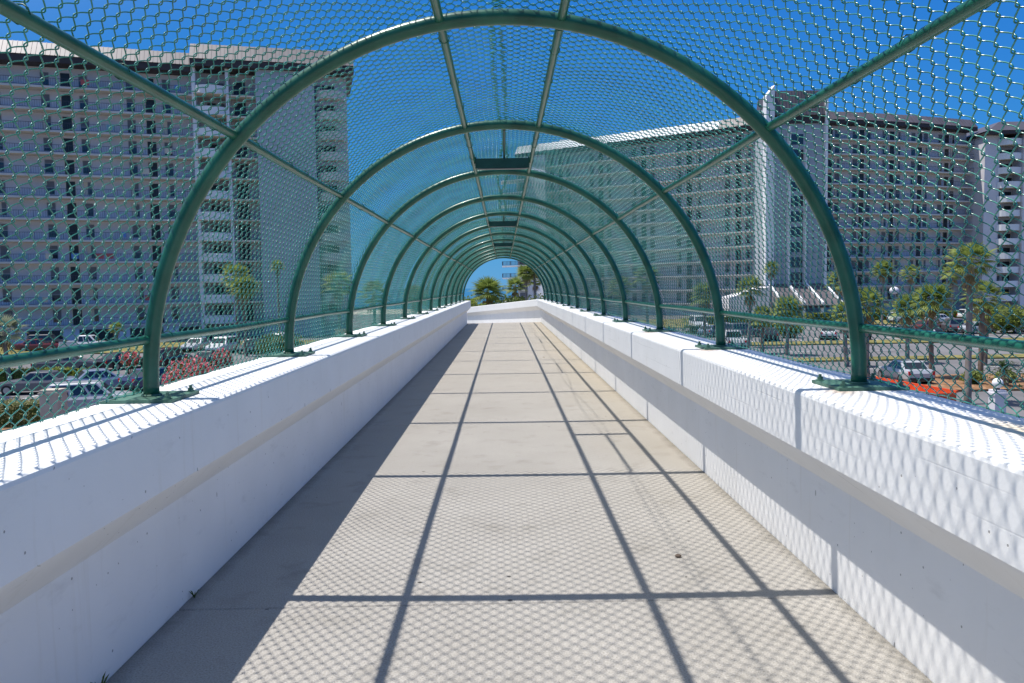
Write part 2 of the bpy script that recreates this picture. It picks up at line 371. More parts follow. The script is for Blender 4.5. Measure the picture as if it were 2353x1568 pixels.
# end wall: carries on from the right parapet, bending left and running down with the ramp
AL = R(24); dv = Vector((-math.sin(AL), math.cos(AL), 0)); nv = Vector((math.cos(AL), math.sin(AL), 0)); SL = .057
b = MB(); V = []; k = len(PROF); base = Vector((0, YE+.0, 0))
for t_ in (0.0, 12.0):
    for x, z in PROF:
        if t_ == 0: p = Vector((x, YE+.004 + 0.0, z))
        else:
            p0 = Vector((1.524, YE, 0)); x_ = x if x > 1.53 else 1.524-(1.524-x)*.6; p = p0 + dv*t_ + nv*(x_-1.524); p.z = z - SL*t_  # ledge overhang shrinks along the wall, shaped to leave a sunlit strip below
        V.append(p)
F = [(j, (j+1) % k, k+(j+1) % k, k+j) for j in range(k)] + [tuple(range(k-1,-1,-1)), tuple(range(k, 2*k))]
b.add(V, F); tag(b.build('parapet_wall', M_WHITE), 'white end wall closing the walkway and bending down to the left', 'parapet wall')
deck = link('walkway', None); tag(deck, None, None, None, 'structure')
b = MB(); b.box(-1.86, 1.86, YA+.01, YE-.01, -.74, -.045); b.build('deck_beam', M_BEAM, deck)
js = [YA, -1.30, 3.575, 8.45, 13.33, 18.20, 23.08, 27.95, 32.0, YE]
for i in range(len(js)-1):
    b = MB(); y0, y1 = js[i]+.004, js[i+1]-.004; c = .006; w = 1.5215
    V = [(-w,y0,-.05),(w,y0,-.05),(w,y1,-.05),(-w,y1,-.05),(-w,y0,-c),(w,y0,-c),(w,y1,-c),(-w,y1,-c),(-w,y0+c,0),(w,y0+c,0),(w,y1-c,0),(-w,y1-c,0)]
    b.add(V, [(0,3,2,1),(0,1,5,4),(1,2,6,5),(2,3,7,6),(3,0,4,7),(4,5,9,8),(5,6,10,9),(6,7,11,10),(7,4,8,11),(8,9,10,11)])
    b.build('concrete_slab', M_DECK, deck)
b = MB(); p0 = Vector((1.52, YE, 0)); q0 = Vector((-4.5, YE, 0))
V = [(1.52,YE,-.004),(-4.5,YE,-.004)] + [tuple(q + dv*12 + Vector((0,0,-SL*12-.004))) for q in (q0, p0)]
b.add(V + [(x, y, z-.3) for x, y, z in V], [(0,1,2,3),(7,6,5,4),(0,4,5,1),(1,5,6,2),(2,6,7,3),(3,7,4,0)]); b.build('ramp_slab', M_DECK, deck)
for px in (-2.2, 12.0, 29.5):
    b = MB(); b.box(-.7, .7, px-.35, px+.35, GZ-.3, -.76); b.build('bridge_pier', M_BEAM, deck)

# ------------------------------------------------------------------ the fence tunnel
RC = 1.688; ZC = 1.012
cage = thing('fence_tunnel', 'green pipe hoop tunnel clad in chain link fence over the walkway', 'fence', (0, 0, 0))
def hoop_mesh():
    b = MB(); P = [(-RC, 0, ZT+.015), (-RC, 0, ZC)]
    n = 48
    for i in range(1, n): 
        a = math.pi - math.pi*i/n; P.append((RC*math.cos(a), 0, ZC + RC*math.sin(a)))
    P += [(RC, 0, ZC), (RC, 0, ZT+.015)]
    b.tube(P, .0365, 14); return b.mesh('hoop', M_GREEN, True)
HM = hoop_mesh()
def plate_mesh(sgn):
    b = MB(); x0, x1 = (1.525, 1.850); z0, z1 = ZT+.001, ZT+.016
    if sgn < 0: x0, x1 = -x1, -x0
    b.box(x0, x1, -.165, .165, z0, z1)
    # weld bead
    P = [(sgn*RC + .041*math.cos(t*math.pi/6), .041*math.sin(t*math.pi/6), z1+.003) for t in range(13)]
    b.tube(P, .006, 5, cap=False)
    return b.mesh('base_plate', M_PLATE)
def bolt_mesh():
    b = MB(); b.cyl((0,0,0), .020, .004, 10); b.cyl((0,0,.004), .0135, .013, 6); b.cyl((0,0,.017), .008, .014, 8)
    return b.mesh('bolt', M_PLATE)
PM = {1: plate_mesh(1), -1: plate_mesh(-1)}; BM = bolt_mesh()
NH = 15; I0 = -2
for i in range(I0, I0+NH):
    h = link('hoop', HM, cage, (0, Y1+i*S, 0))
    for sg in (-1, 1):
        link('base_plate', PM[sg], h)
        for bx in (1.555, 1.818):
            for by in (-.135, .135): link('bolt', BM, h, (sg*bx, by, ZT+.016))
YT0 = Y1+I0*S; YT1 = Y1+(I0+NH-1)*S
RT = .0215
RAILS = [('bottom_rail', -RC, 1.228), ('bottom_rail', RC, 1.228), ('side_rail', -1.243, 2.172), ('side_rail', 1.243, 2.172), ('ridge_rail', -.282, 2.684), ('ridge_rail', .282, 2.684)]
rm = {}
for nm, x, z in RAILS:
    b = MB(); b.tube([(0, YT0+(YT1-YT0)*q/28, .004*math.sin(q*2.1)) for q in range(29)], RT, 12); b.build(nm, M_GREEN, cage, True, (x, 0, z))
# tie wires: small loops round rails and hoops
random.seed(5); tw = MB()
def ring(c, a, b_, r, tr=.0024):
    c = Vector(c); tw.tube([c + a*r*math.cos(q*math.pi/5) + b_*r*math.sin(q*math.pi/5) for q in range(11)], tr, 4, cap=False)
for nm, x, z in RAILS:
    y = YT0+.2
    while y < YT1:
        ox, oz = x/abs(x)*.006*(abs(x) > 1), .006
        ring((x+ox, y, z+oz), Vector((1,0,0)), Vector((0, random.uniform(-.25,.25), 1)).normalized(), .0265); y += random.choice((.38, .55, .62, .85))
tag(tw.build('tie_wire', M_GREEN, cage, True), kind='stuff')
# chain link, one bay: zigzag wires run over the arch, hooked to one another
def chain_bay(name, seed, ns=4, seg=6):
    RR = RC+.0365+.009; zb = .982; s0 = ZC - zb; Ltot = 2*s0 + math.pi*RR
    P2 = .036; nk = int(round(Ltot/P2)); P2 = Ltot/nk
    p = S/60.0; A = p/2+.0066; rw = .0027
    K = nk*seg+1; tt = np.arange(K)/seg*P2; ph = np.arange(K)/seg*math.pi     # half period = pi
    tri = np.arcsin(.90*np.sin(ph-math.pi/2))/math.asin(.90)               # -1 .. 1
    dep = .0068*np.sin(ph)
    rng = np.random.default_rng(seed)
    allv = []; ncol = 60
    c = np.arange(ncol)[:, None]
    s = (c+.5)*p + A*tri[None, :]*np.where(c % 2 == 0, 1, -1)
    dd = dep[None, :]*np.where(c % 2 == 0, 1, -1)*np.clip((Ltot/2-tt)/.05, -1, 1)[None, :]
    t2 = np.broadcast_to(tt[None, :], s.shape).copy()
    # hand-stretched irregularity, periodic over the bay so that bays meet
    q = 2*math.pi*s/S
    und = np.zeros_like(s)
    for k_ in (1, 2, 3):
        a1, a2, f1, f2 = rng.uniform(0, 6.3, 4)
        und += .0075/k_*np.sin(k_*q+a1)*np.sin(t2*(1.3+k_)+a2)
        s = s + .0060/k_*np.sin(k_*q+f1)*np.sin(t2*(1.1+1.3*k_)+f2)
        t2 = t2 + .0055/k_*np.cos(k_*q+f2)*np.sin(t2*(1.7+k_)+a1)
    env = np.clip(np.minimum(t2, Ltot-t2)/.3, 0, 1)
    belly = .010*np.sin(math.pi*np.clip(s/S, 0, 1))**2
    rad = dd + und*env + belly*env
    # position on the section
    u = t2 - s0; th = math.pi - u/RR
    x = np.where(u < 0, -RR-rad, np.where(u > math.pi*RR, RR+rad, (RR+rad)*np.cos(th)))
    z = np.where(u < 0, zb+t2, np.where(u > math.pi*RR, zb+(Ltot-t2), ZC+(RR+rad)*np.sin(th)))
    drop = np.clip(1.78-z, 0, None); s = s - .40*drop**2
    C = np.stack([x, s, z], -1)                          # ncol,K,3
    d = np.gradient(C, axis=1); d /= np.linalg.norm(d, axis=2, keepdims=True)
    nr = np.stack([x, np.zeros_like(x), z-ZC], -1); nr /= np.linalg.norm(nr, axis=2, keepdims=True)
    e1 = np.cross(d, nr); e1 /= np.linalg.norm(e1, axis=2, keepdims=True); e2 = np.cross(d, e1)
    V = np.stack([C + rw*(e1*math.cos(2*math.pi*j/ns) + e2*math.sin(2*math.pi*j/ns)) for j in range(ns)], 2)   # ncol,K,ns,3
    idx = np.arange(ncol*K*ns).reshape(ncol, K, ns); nx = np.roll(idx, -1, axis=2)
    Q = np.stack([idx[:, :-1], nx[:, :-1], nx[:, 1:], idx[:, 1:]], -1).reshape(-1, 4)
    me = bpy.data.meshes.new(name); nv = ncol*K*ns
    me.vertices.add(nv); me.vertices.foreach_set('co', V.reshape(-1).astype(np.float32))
    me.loops.add(Q.size); me.loops.foreach_set('vertex_index', Q.reshape(-1).astype(np.int32))
    me.polygons.add(len(Q)); me.polygons.foreach_set('loop_start', (np.arange(len(Q))*4).astype(np.int32))
    me.polygons.foreach_set('use_smooth', np.ones(len(Q), dtype=bool))
    me.materials.append(M_WIRE); me.update(calc_edges=True)
    return me
BAYS = [chain_bay('chain_link_mesh', q) for q in (3, 8, 21)]
for i in range(I0, I0+NH-1):
    o = link('chain_link_mesh', BAYS[(i*2+i//3) % 3], cage, (0, Y1+i*S, 0)); o['kind'] = 'stuff'
for sg in (-1, 1):      # selvage tension wire along the foot of the mesh
    b = MB(); b.tube([(sg*(RC+.046+.006*math.sin(q*1.7)), YT0+q*.3, .988+.008*math.sin(q*2.3+sg)) for q in range(int((YT1-YT0)/.3)+1)], .0025, 4); b.build('tension_wire', M_WIRE, cage, True)
# lacing along the ridge where the two rolls meet
random.seed(2); rz = ZC+RC+.055
for ph_, ofs in ((0, -.025), (2.0, .025)):
    b = MB(); P = []
    n = int((YT1-YT0)/.022)
    for q in range(n):
        y = YT0+q*.022; P.append((.035*math.sin(y*.9+ph_)+ofs*math.sin(y*.55)+.013*(-1)**q + random.uniform(-.008,.008), y, rz+random.uniform(-.012,.006)))
    b.tube(P, .0030, 4); b.build('lacing_wire', M_WIRE, cage)
# light boxes between the ridge rails
def light_box():
    r = thing('light_fixture', '', 'light fixture', (0, 0, 0), 0, 'light fixtures under the ridge')
    b = MB(); b.box(-.262, .262, -.035, .035, 2.610, 2.705); b.build('housing', M_DKGREEN, r)
    b = MB(); b.box(-.235, .235, -.03, .03, 2.604, 2.6095); b.build('lens', M_BLIND, r)
    for s_ in (-1, 1):
        b = MB(); b.box(s_*.262-.012, s_*.262+.012, -.03, .03, 2.66, 2.72); b.build('bracket', M_DKGREEN, r)
    b = MB(); b.tube([(.02, .03, 2.71), (.02, .0, 2.735), (.02, -.4, 2.742), (.02, -1.55, 2.745), (.02, -1.62, 2.70), (.02,-1.62,2.66)], .011, 8); b.build('conduit', M_DKGREEN, r, True)
    return r
LB = None
for j, (y, lab) in enumerate(((0.55, 'dark green light box overhead, out above the camera'), (7.87, 'dark green light box closest to the camera, between second and third hoops'), (15.18, 'dark green light box second along the tunnel ridge'),
                              (22.5, 'dark green light box farthest along the tunnel ridge'))):
    if j == 0: continue
    if LB is None: LB = light_box(); o = LB
    else: o = copy_tree(LB)
    o.location = (0, y, 0); o['label'] = lab
# litter and weeds on the deck
def weed(x, y, s_, label, seed):
    random.seed(seed); b = MB()
    for _ in range(9):
        a = random.uniform(0, 6.3); l = s_*random.uniform(.5, 1); w = s_*.05
        d = Vector((math.cos(a)*.5, math.sin(a)*.5, 1)).normalized(); sd_ = Vector((-math.sin(a), math.cos(a), 0))
        b.add([Vector((0,0,0))-sd_*w, sd_*w, d*l*.6+sd_*w*.7, d*l+Vector((0,0,-l*.2))], [(0,1,2,3)])
    tag(b.build('weed', M_LEAF, None, False, (x, y, 0)), label, 'weed')
weed(-1.505, 2.83, .09, 'small green weed by the dark pebble at the shaded wall foot', 1)
weed(-1.505, 3.72, .07, 'tiny weed at the shaded wall foot farther along', 2)
weed(1.505, 2.62, .06, 'tiny dry weed at the foot of the sunny wall', 3)
def pebble(x, y, r, label, m_=M_TRUNK, cat='pebble'):
    b = MB(); b.ball((0,0,r*.5), r, 8, 5, 0, (1, .8, .55)); tag(b.build('pebble', m_, None, True, (x, y, 0)), label, cat)
pebble(-1.46, 2.66, .026, 'brown pebble lying against the foot of the shaded wall')
pebble(.90, 4.15, .018, 'dark pebble on the sunlit deck between two rail shadows')
b = MB(); random.seed(8)
b.add([(-.03,0,.004),(0,-.014,.012),(.035,.0,.005),(0,.015,.009)], [(0,1,2,3)]); tag(b.build('dry_leaf', M_DEAD, None, False, (.80, 16.4, 0)), 'dry leaf lying far down the deck beside a rail shadow', 'leaf')

# ------------------------------------------------------------------ apartment buildings
def window_mesh(v):
    b = MB(); w, h = .55, 1.8
    k = (.5, .72, .30, .5)[v]                       # how far the blind comes down
    b.box(-w, w, -.03, .05, 0, h, 0); b.box(-w+.06, w-.06, -.045, -.03, .06, h*(1-k)-.03, 1); b.box(-w+.06, w-.06, -.045, -.03, h*(1-k)+.03, h-.06, 2)
    if v == 3: b.box(-w+.06, -.03, -.047, -.046, .06, h-.06, 3)
    return b.mesh('window', [M_FRAME, M_GLASS, M_BLIND, M_BSOF])
def door_mesh():
    b = MB(); b.box(-.56, .56, -.04, .05, 0, 2.2, 0); b.box(-.64, -.56, -.06, .05, 0, 2.26, 1); b.box(.56, .64, -.06, .05, 0, 2.26, 1); return b.mesh('door', [M_DOOR, M_BSOF])
WMS = [window_mesh(v) for v in range(4)]; WM = WMS[0]; DM = door_mesh(); WR = random.Random(11)
def poly_pts(pts, off):
    """offset a plan polyline inward (to the left of travel) by off"""
    P = [Vector((x, y, 0)) for x, y in pts]; out = []
    for i in range(len(P)):
        ns = []
        if i > 0: d = (P[i]-P[i-1]).normalized(); ns.append(Vector((-d.y, d.x, 0)))
        if i < len(P)-1: d = (P[i+1]-P[i]).normalized(); ns.append(Vector((-d.y, d.x, 0)))
        nn = sum(ns, Vector((0,0,0))).normalized(); out.append(P[i] + nn*off/max(.3, nn.dot(ns[0])))
    return out
def strip(b, pts, o0, o1, z0, z1, mi=(0,0,0)):
    """solid band along the polyline between offsets o0<o1; mi = face, top, bottom materials"""
    A = poly_pts(pts, o0); B = poly_pts(pts, o1); n = len(A)
    V = [(p.x,p.y,z0) for p in A]+[(p.x,p.y,z1) for p in A]+[(p.x,p.y,z0) for p in B]+[(p.x,p.y,z1) for p in B]
    for i in range(n-1):
        b.add([V[i],V[i+1],V[n+i+1],V[n+i]], [(0,1,2,3)], mi[0]); b.add([V[2*n+i],V[2*n+i+1],V[3*n+i+1],V[3*n+i]], [(3,2,1,0)], mi[0])
        b.add([V[n+i],V[n+i+1],V[3*n+i+1],V[3*n+i]], [(0,1,2,3)], mi[1]); b.add([V[i],V[i+1],V[2*n+i+1],V[2*n+i]], [(3,2,1,0)], mi[2])
    for i in (0, n-1): b.add([V[i],V[n+i],V[3*n+i],V[2*n+i]], [(0,1,2,3) if i == 0 else (3,2,1,0)], mi[0])
def along(pts, s):
    P = [Vector((x, y, 0)) for x, y in pts]
    for i in range(len(P)-1):
        l = (P[i+1]-P[i]).length
        if s <= l or i == len(P)-2:
            d = (P[i+1]-P[i])/l; return P[i]+d*s, d
        s -= l
def plen(pts): return sum((Vector(pts[i+1])-Vector(pts[i])).length for i in range(len(pts)-1))
def railing(b, pts, off, z, h=1.0, sp=.30, mi=0, th=.025):
    L = plen(pts); n = max(2, int(L/sp))
    for zz in (h-.05, .08): strip(b, pts, off-.02, off+.02, z+zz, z+zz+.05, (mi,)*3)
    for i in range(n+1):
        p, d = along(pts, L*i/n); nn = Vector((-d.y, d.x, 0)); w = th if i % 6 else th*2.2
        b.obox(p+nn*off-d*w/2+Vector((0,0,z+.1)), d*w, nn*.02, Vector((0,0,h-.14)), mi)
def corridor(root, pts, z0, h, n, depth, per, offs, phase, skip=0, back=12.0, rail_sp=.30, wallm=None, ground=GZ):
    L = plen(pts)
    b = MB(); strip(b, pts, depth, depth+back, ground-.3, z0+h*n); b.build('wall', wallm or M_BWALL, root)
    for k in range(n):
        z = z0+h*k
        b = MB(); strip(b, pts, 0, depth+.02, z-.26, z, (0, 0, 1)); b.build('balcony_slab', [M_BSLAB, M_BSOF], root)
        b = MB(); railing(b, pts, .07, z, 1.02, rail_sp); b.build('railing', M_RAIL, root)
        s = phase
        while s < L-.8:
            for o_, kind in offs:
                q = s+o_
                if .7 < q < L-.7:
                    p, d = along(pts, q); nn = Vector((-d.y, d.x, 0)); p = p+nn*(depth-.02)
                    link('door' if kind else 'window', DM if kind else WR.choice(WMS), root, (p.x, p.y, z+(.0 if kind else .42)), math.atan2(d.y, d.x))
            s += per
def mansard(root, pts, z, h, back, ov=.5, m_=None, fas=.9, name='roof', ribsp=.55):
    b = MB(); strip(b, pts, -ov, back, z, z+fas); b.build('fascia', M_FASC, root)
    A = poly_pts(pts, -ov-.12); B = poly_pts(pts, .9); C = poly_pts(pts, back); n = len(A); b = MB()
    for i in range(n-1):
        b.add([(A[i].x,A[i].y,z+fas),(A[i+1].x,A[i+1].y,z+fas),(B[i+1].x,B[i+1].y,z+fas+h),(B[i].x,B[i].y,z+fas+h)], [(0,1,2,3)])
        b.add([(B[i].x,B[i].y,z+fas+h),(B[i+1].x,B[i+1].y,z+fas+h),(C[i+1].x,C[i+1].y,z+fas+h),(C[i].x,C[i].y,z+fas+h)], [(0,1,2,3)])
        b.add([(A[i].x,A[i].y,z+fas),(A[i+1].x,A[i+1].y,z+fas),(C[i+1].x,C[i+1].y,z+fas),(C[i].x,C[i].y,z+fas)], [(3,2,1,0)])
        b.add([(C[i].x,C[i].y,z+fas),(C[i+1].x,C[i+1].y,z+fas),(C[i+1].x,C[i+1].y,z+fas+h),(C[i].x,C[i].y,z+fas+h)], [(3,2,1,0)])
    for i in (0, n-1):
        b.add([(A[i].x,A[i].y,z+fas),(B[i].x,B[i].y,z+fas+h),(C[i].x,C[i].y,z+fas+h),(C[i].x,C[i].y,z+fas)], [(0,1,2,3) if i == 0 else (3,2,1,0)])
    L = plen(pts); k = int(L/ribsp)
    for i in range(1, k):       # standing seams
        p, d = along(pts, L*i/k); nn = Vector((-d.y, d.x, 0)); a = p-nn*(ov+.12); c = p+nn*.9
        b.obox(Vector((a.x,a.y,z+fas+.01))-d*.025, d*.05, Vector((c.x-a.x, c.y-a.y, h)), Vector((0,0,.06)))
    b.build(name, m_ or M_ROOF, root)

# --- left block
HS = 2.861
LZ = -2.69
bl = thing('apartment_building', 'tall pale apartment block with gallery corridors on the left of the tunnel', 'apartment building')
lp = [(-84, 98.6), (-57.5, 107.2), (-42.2, 112.2)]
per = 10.3
Lw = plen(lp); s170 = plen(lp[:2]) - .3
corridor(bl, lp, LZ, HS, 12, 2.1, per, ((-2.45, 0), (0, 1), (2.1, 0)), (s170+.3) % per, rail_sp=.28)
mansard(bl, lp, LZ+HS*12, 1.95, 14)
TOW = [mat('towel_cloth', c, .9, .1, 2) for c in ((.10,.22,.50), (.55,.50,.42), (.42,.10,.10), (.16,.34,.40))]
TR = random.Random(6)
for q in range(16):
    p, d = along(lp, TR.uniform(14, Lw-1.5)); nn = Vector((-d.y, d.x, 0)); z = LZ+HS*TR.randrange(0, 12)
    b = MB(); w_ = TR.uniform(.6, 1.1); b.obox(p+nn*.02+Vector((0,0,z+.35)), d*w_, nn*.03, Vector((0,0,.70))); b.obox(p+nn*.051+Vector((0,0,z+1.04)), d*w_, nn*.06, Vector((0,0,.03))); b.build('towel', TR.choice(TOW), bl)
b = MB(); strip(b, lp, .3, .6, GZ-.2, LZ-.26); 
b.build('ground_floor_wall', M_BWALL, bl)
for s_ in np.arange(3.5, Lw-2, 6.2):
    p, d = along(lp, float(s_)); nn = Vector((-d.y, d.x, 0)); b = MB(); b.obox(p+nn*.27+Vector((0,0,GZ)), d*4.2, nn*.025, Vector((0,0,1.75))); b.build('garage_shade_panel', M_DOOR, bl)  # flat dark panel on the wall, coloured as the shade inside an opening
# tower part of the left block: balconies, dark recess, blank wall, end balconies
tp = [(-42.2, 111.2), (-20.9, 116.2)]
TL = plen(tp); td = (Vector(tp[1])-Vector(tp[0])).normalized(); td = Vector((td.x, td.y, 0)); tn = Vector((-td.y, td.x, 0)); T0 = Vector((tp[0][0], tp[0][1], 0))
def tpt(s_, o_, z): q = T0+td*s_+tn*o_; return Vector((q.x, q.y, z))
NT = 12
b = MB()
b.obox(tpt(8.4, 0, GZ-.2), td*7.9, tn*14, Vector((0,0,LZ+HS*NT+.6-GZ+.2)), 0)
b.build('tower_wall', M_BGREY, bl)
b = MB(); b.obox(tpt(0, 3.4, GZ-.2), td*8.4, tn*10, Vector((0,0,LZ+HS*NT+.6-GZ+.2))); b.obox(tpt(16.3, 2.2, GZ-.2), td*(TL-16.3-1.0), tn*11, Vector((0,0,LZ+HS*NT+.6-GZ+.2))); b.build('tower_wall', M_BWALL, bl)
b = MB(); b.obox(tpt(0, .4, GZ-.2), td*.5, tn*3.0, Vector((0,0,LZ+HS*NT+.6-GZ+.2))); b.obox(tpt(4.4, .4, GZ-.2), td*.4, tn*3.0, Vector((0,0,LZ+HS*NT+.6-GZ+.2))); b.build('tower_pier', M_BWHITE, bl)
for k in range(NT):
    z = LZ+HS*k
    b = MB(); V = []; ns_ = 10
    for zz in (z-.2, z+.98):
        for q in range(ns_+1):
            a = q/ns_; V.append(tpt(.3+4.2*a, .4-1.15*math.sin(math.pi*min(1, max(0, a)))**.6, zz))
    b.add(V, [(q, q+1, ns_+2+q, ns_+1+q) for q in range(ns_)])
    V2 = [tpt(.3+4.2*q/ns_, .4-1.02*math.sin(math.pi*q/ns_)**.6, z+.98) for q in range(ns_+1)] + [tpt(.3+4.2*q/ns_, .4-1.02*math.sin(math.pi*q/ns_)**.6, z-.2) for q in range(ns_+1)]
    b.add(V2, [(q, q+1, ns_+2+q, ns_+1+q) for q in range(ns_)])
    b.add(V[ns_+1:]+V2[:ns_+1], [(q, q+1, ns_+2+q, ns_+1+q) for q in range(ns_)])
    b.build('balcony_parapet', M_BWHITE, bl)
    b = MB(); b.obox(tpt(.3, -.55, z-.22), td*4.2, tn*4.0, Vector((0,0,.2))); b.obox(tpt(4.8, .6, z-.22), td*3.6, tn*3.0, Vector((0,0,.2))); b.build('balcony_slab', M_BSOF, bl)
    o = link('door', DM, bl, tpt(2.2, 3.36, z), math.atan2(td.y, td.x)); link('window', WM, bl, tpt(3.4, 3.36, z+.4), math.atan2(td.y, td.x)); link('door', DM, bl, tpt(6.0, 3.36, z), math.atan2(td.y, td.x), (1.4,1,1.1))
    b = MB(); railing(b, [tuple(tpt(4.85, .7, 0))[:2], tuple(tpt(8.35, .7, 0))[:2]], 0, z, 1.0, .3); b.build('railing', M_RAIL, bl)
    # end balconies, stepping out round the corner
    b = MB(); V = []
    for zz in (z-.22, z+.95):
        for q in range(9):
            a = math.pi*q/8; V.append(tpt(18.6-2.2*math.cos(a), 1.6-2.3*math.sin(a)*(1 if k % 2 else .9), zz))
    b.add(V, [(q, q+1, 10+q, 9+q) for q in range(8)]); b.add(V[:9], [tuple(range(8,-1,-1))]); b.build('balcony_parapet', M_BSLAB, bl)
    link('door', DM, bl, tpt(18.3, 2.16, z), math.atan2(td.y, td.x), (1.5,1,1)); link('window', WM, bl, tpt(16.9, 2.16, z+.4), math.atan2(td.y, td.x))
mansard(bl, tp, LZ+HS*NT+.6, 2.35, 14, .6, fas=.95)

# --- right complex: tower with fins and gently bending wing
br = thing('apartment_building', 'dark roofed apartment building with white finned tower and bent gallery wing', 'apartment building')
bp_ = [(60.9, 155.2), (71.0, 157.2), (82.6, 160.6), (98.2, 166.2)]
RZ = -2.15
corridor(br, bp_, RZ, HS, 12, 2.2, 7.3, ((-1.75, 0), (0, 1), (1.6, 0)), 4.2, rail_sp=.4)
mansard(br, bp_, RZ+HS*12, 1.75, 13, .4, M_ROOFD, .7, ribsp=.9)
# tower
tx0, tx1, ty = 49.3, 60.6, 150.6
b = MB(); b.box(tx0+.7, tx1-.2, ty, ty+12, GZ-.2, 34.6); b.build('tower_wall', M_BGREY, br)
def fin(x, w, ztop, zb_, tip=0, out=1.3):
    b = MB(); V = [(x-w/2,ty-out,zb_),(x+w/2,ty-out,zb_),(x+w/2,ty+.6,zb_),(x-w/2,ty+.6,zb_),(x-w/2,ty-out,ztop-tip*2.2),(x+w/2,ty-out,ztop-tip*.2),(x+w/2,ty+.6,ztop),(x-w/2,ty+.6,ztop-tip*2)]
    b.add(V, [(0,3,2,1),(4,5,6,7),(0,1,5,4),(1,2,6,5),(2,3,7,6),(3,0,4,7)]); b.build('fin', M_BWHITE, br)
fin(49.9, 1.55, 38.2, GZ-.1, 1.0); fin(53.6, .32, 30.5, -1.3); fin(56.7, .32, 27.0, -1.3); fin(60.55, .45, 37.4, -1.3, .5, 1.0)
b = MB(); b.box(50.6, 60.3, ty-.5, ty+10, 31.2, 32.6); b.build('fascia', M_FASC, br)
b = MB(); A = [(50.6,ty-.9,32.6),(60.3,ty-.9,32.6),(60.3,ty+10,32.6),(50.6,ty+10,32.6)]; B = [(50.7,ty+.3,37.3),(60.2,ty+.3,37.3),(60.2,ty+9,37.3),(50.7,ty+9,37.3)]
b.add(A+B, [(0,3,2,1),(4,5,6,7),(0,1,5,4),(1,2,6,5),(2,3,7,6),(3,0,4,7)])
for q in range(1, 16):
    x = 50.6+9.7*q/16; b.obox((x-.03,ty-.92,32.62), (.06,0,0), (0,1.2,4.7), (0,-.04,.05))
b.build('roof', M_ROOFD, br)
for k in range(11):
    z = RZ+HS*k+.9
    b = MB(); b.box(53.9, 56.5, ty-.06, ty, z-.06, z+1.86); b.build('window', M_GLASS, br)
    if k > 7: continue
    b = MB(); b.box(55.15, 55.21, ty-.075, ty-.062, z-.05, z+1.85); b.build('window_mullion', M_RAIL, br)
# right end tower: white balcony stack, flank wall and gabled roof
ex, ey = 98.0, 162.6
b = MB(); b.box(ex, ex+3.0, ey, ey+14, GZ-.2, 30.6); b.box(ex+7.2, ex+22, ey-1.2, ey+14, GZ-.2, 30.6); b.box(ex+3.0, ex+7.2, ey+2.2, ey+14, GZ-.2, 30.6); b.build('end_wall', M_BWALL, br)
for k in range(12):
    z = RZ+HS*k-.6
    b = MB(); V = []
    for zz in (z-.15, z+1.1):
        for q in range(9):
            a = q/8; V.append((ex+2.6+5.0*a, ey-.1-1.3*math.sin(math.pi*a)**.7, zz))
    b.add(V, [(q, q+1, 10+q, 9+q) for q in range(8)]); b.add(V[:9], [tuple(range(8,-1,-1))]); b.build('balcony_parapet', M_BWHITE, br)
    b = MB(); b.box(ex+3.0, ex+7.2, ey-.1, ey+2.2, z-.15, z+.02); b.build('balcony_slab', M_BSOF, br)
    link('door', DM, br, (ex+6.2, ey+2.16, z), 0, (1.3,1,1)); link('window', WM, br, (ex+4.4, ey+2.16, z+.4))
b = MB(); b.box(ex-.5, ex+22, ey-1.9, ey+14, 30.6, 31.3); b.build('fascia', M_FASC, br)
b = MB(); A = [(ex-.6,ey-2.0,31.3),(ex+22,ey-2.0,31.3),(ex+22,ey+14,31.3),(ex-.6,ey+14,31.3)]; B = [(ex+3.0,ey+.4,33.4),(ex+22,ey+.4,33.4),(ex+22,ey+12,33.4),(ex+3.0,ey+12,33.4)]
b.add(A+B, [(0,3,2,1),(4,5,6,7),(0,1,5,4),(1,2,6,5),(2,3,7,6),(3,0,4,7)]); b.build('roof', M_ROOF, br)
# entrance canopy in front of the tower
b = MB(); A = [(47.6,ty-.1,1.35),(60.4,ty-.1,1.35),(61.2,141.6,-2.55),(46.8,141.6,-2.55)]
b.add(A+[(x,y,z-.3) for x,y,z in A], [(0,3,2,1),(4,5,6,7),(0,1,5,4),(1,2,6,5),(2,3,7,6),(3,0,4,7)])
b.build('canopy_roof', M_ROOFD, br)
for x in (49.9, 53.6, 56.9, 60.3):
    b = MB(); b.obox((x-.17,ty-1.2,.95), (.34,0,0), (0,-7.95,-3.45), (0,0,.5)); b.build('canopy_rib', M_BWHITE, br)
    b = MB(); b.box(x-.25, x+.25, 141.8, 142.3, GZ, -2.8); b.build('canopy_post', M_BWHITE, br)
b = MB(); b.box(46.9, 61.1, 141.55, 141.65, -3.0, -2.55); b.build('fascia', M_FASC, br)
b = MB(); V = [(40.5,143.0,GZ),(47.2,141.2,GZ),(47.2,149,GZ),(40.5,149,GZ),(40.5,143.0,-1.0),(47.2,141.2,.9),(47.2,149,.9),(40.5,149,-1.0)]
b.add(V, [(0,3,2,1),(4,5,6,7),(0,1,5,4),(1,2,6,5),(2,3,7,6),(3,0,4,7)]); b.build('entrance_wall', M_BWALL, br)

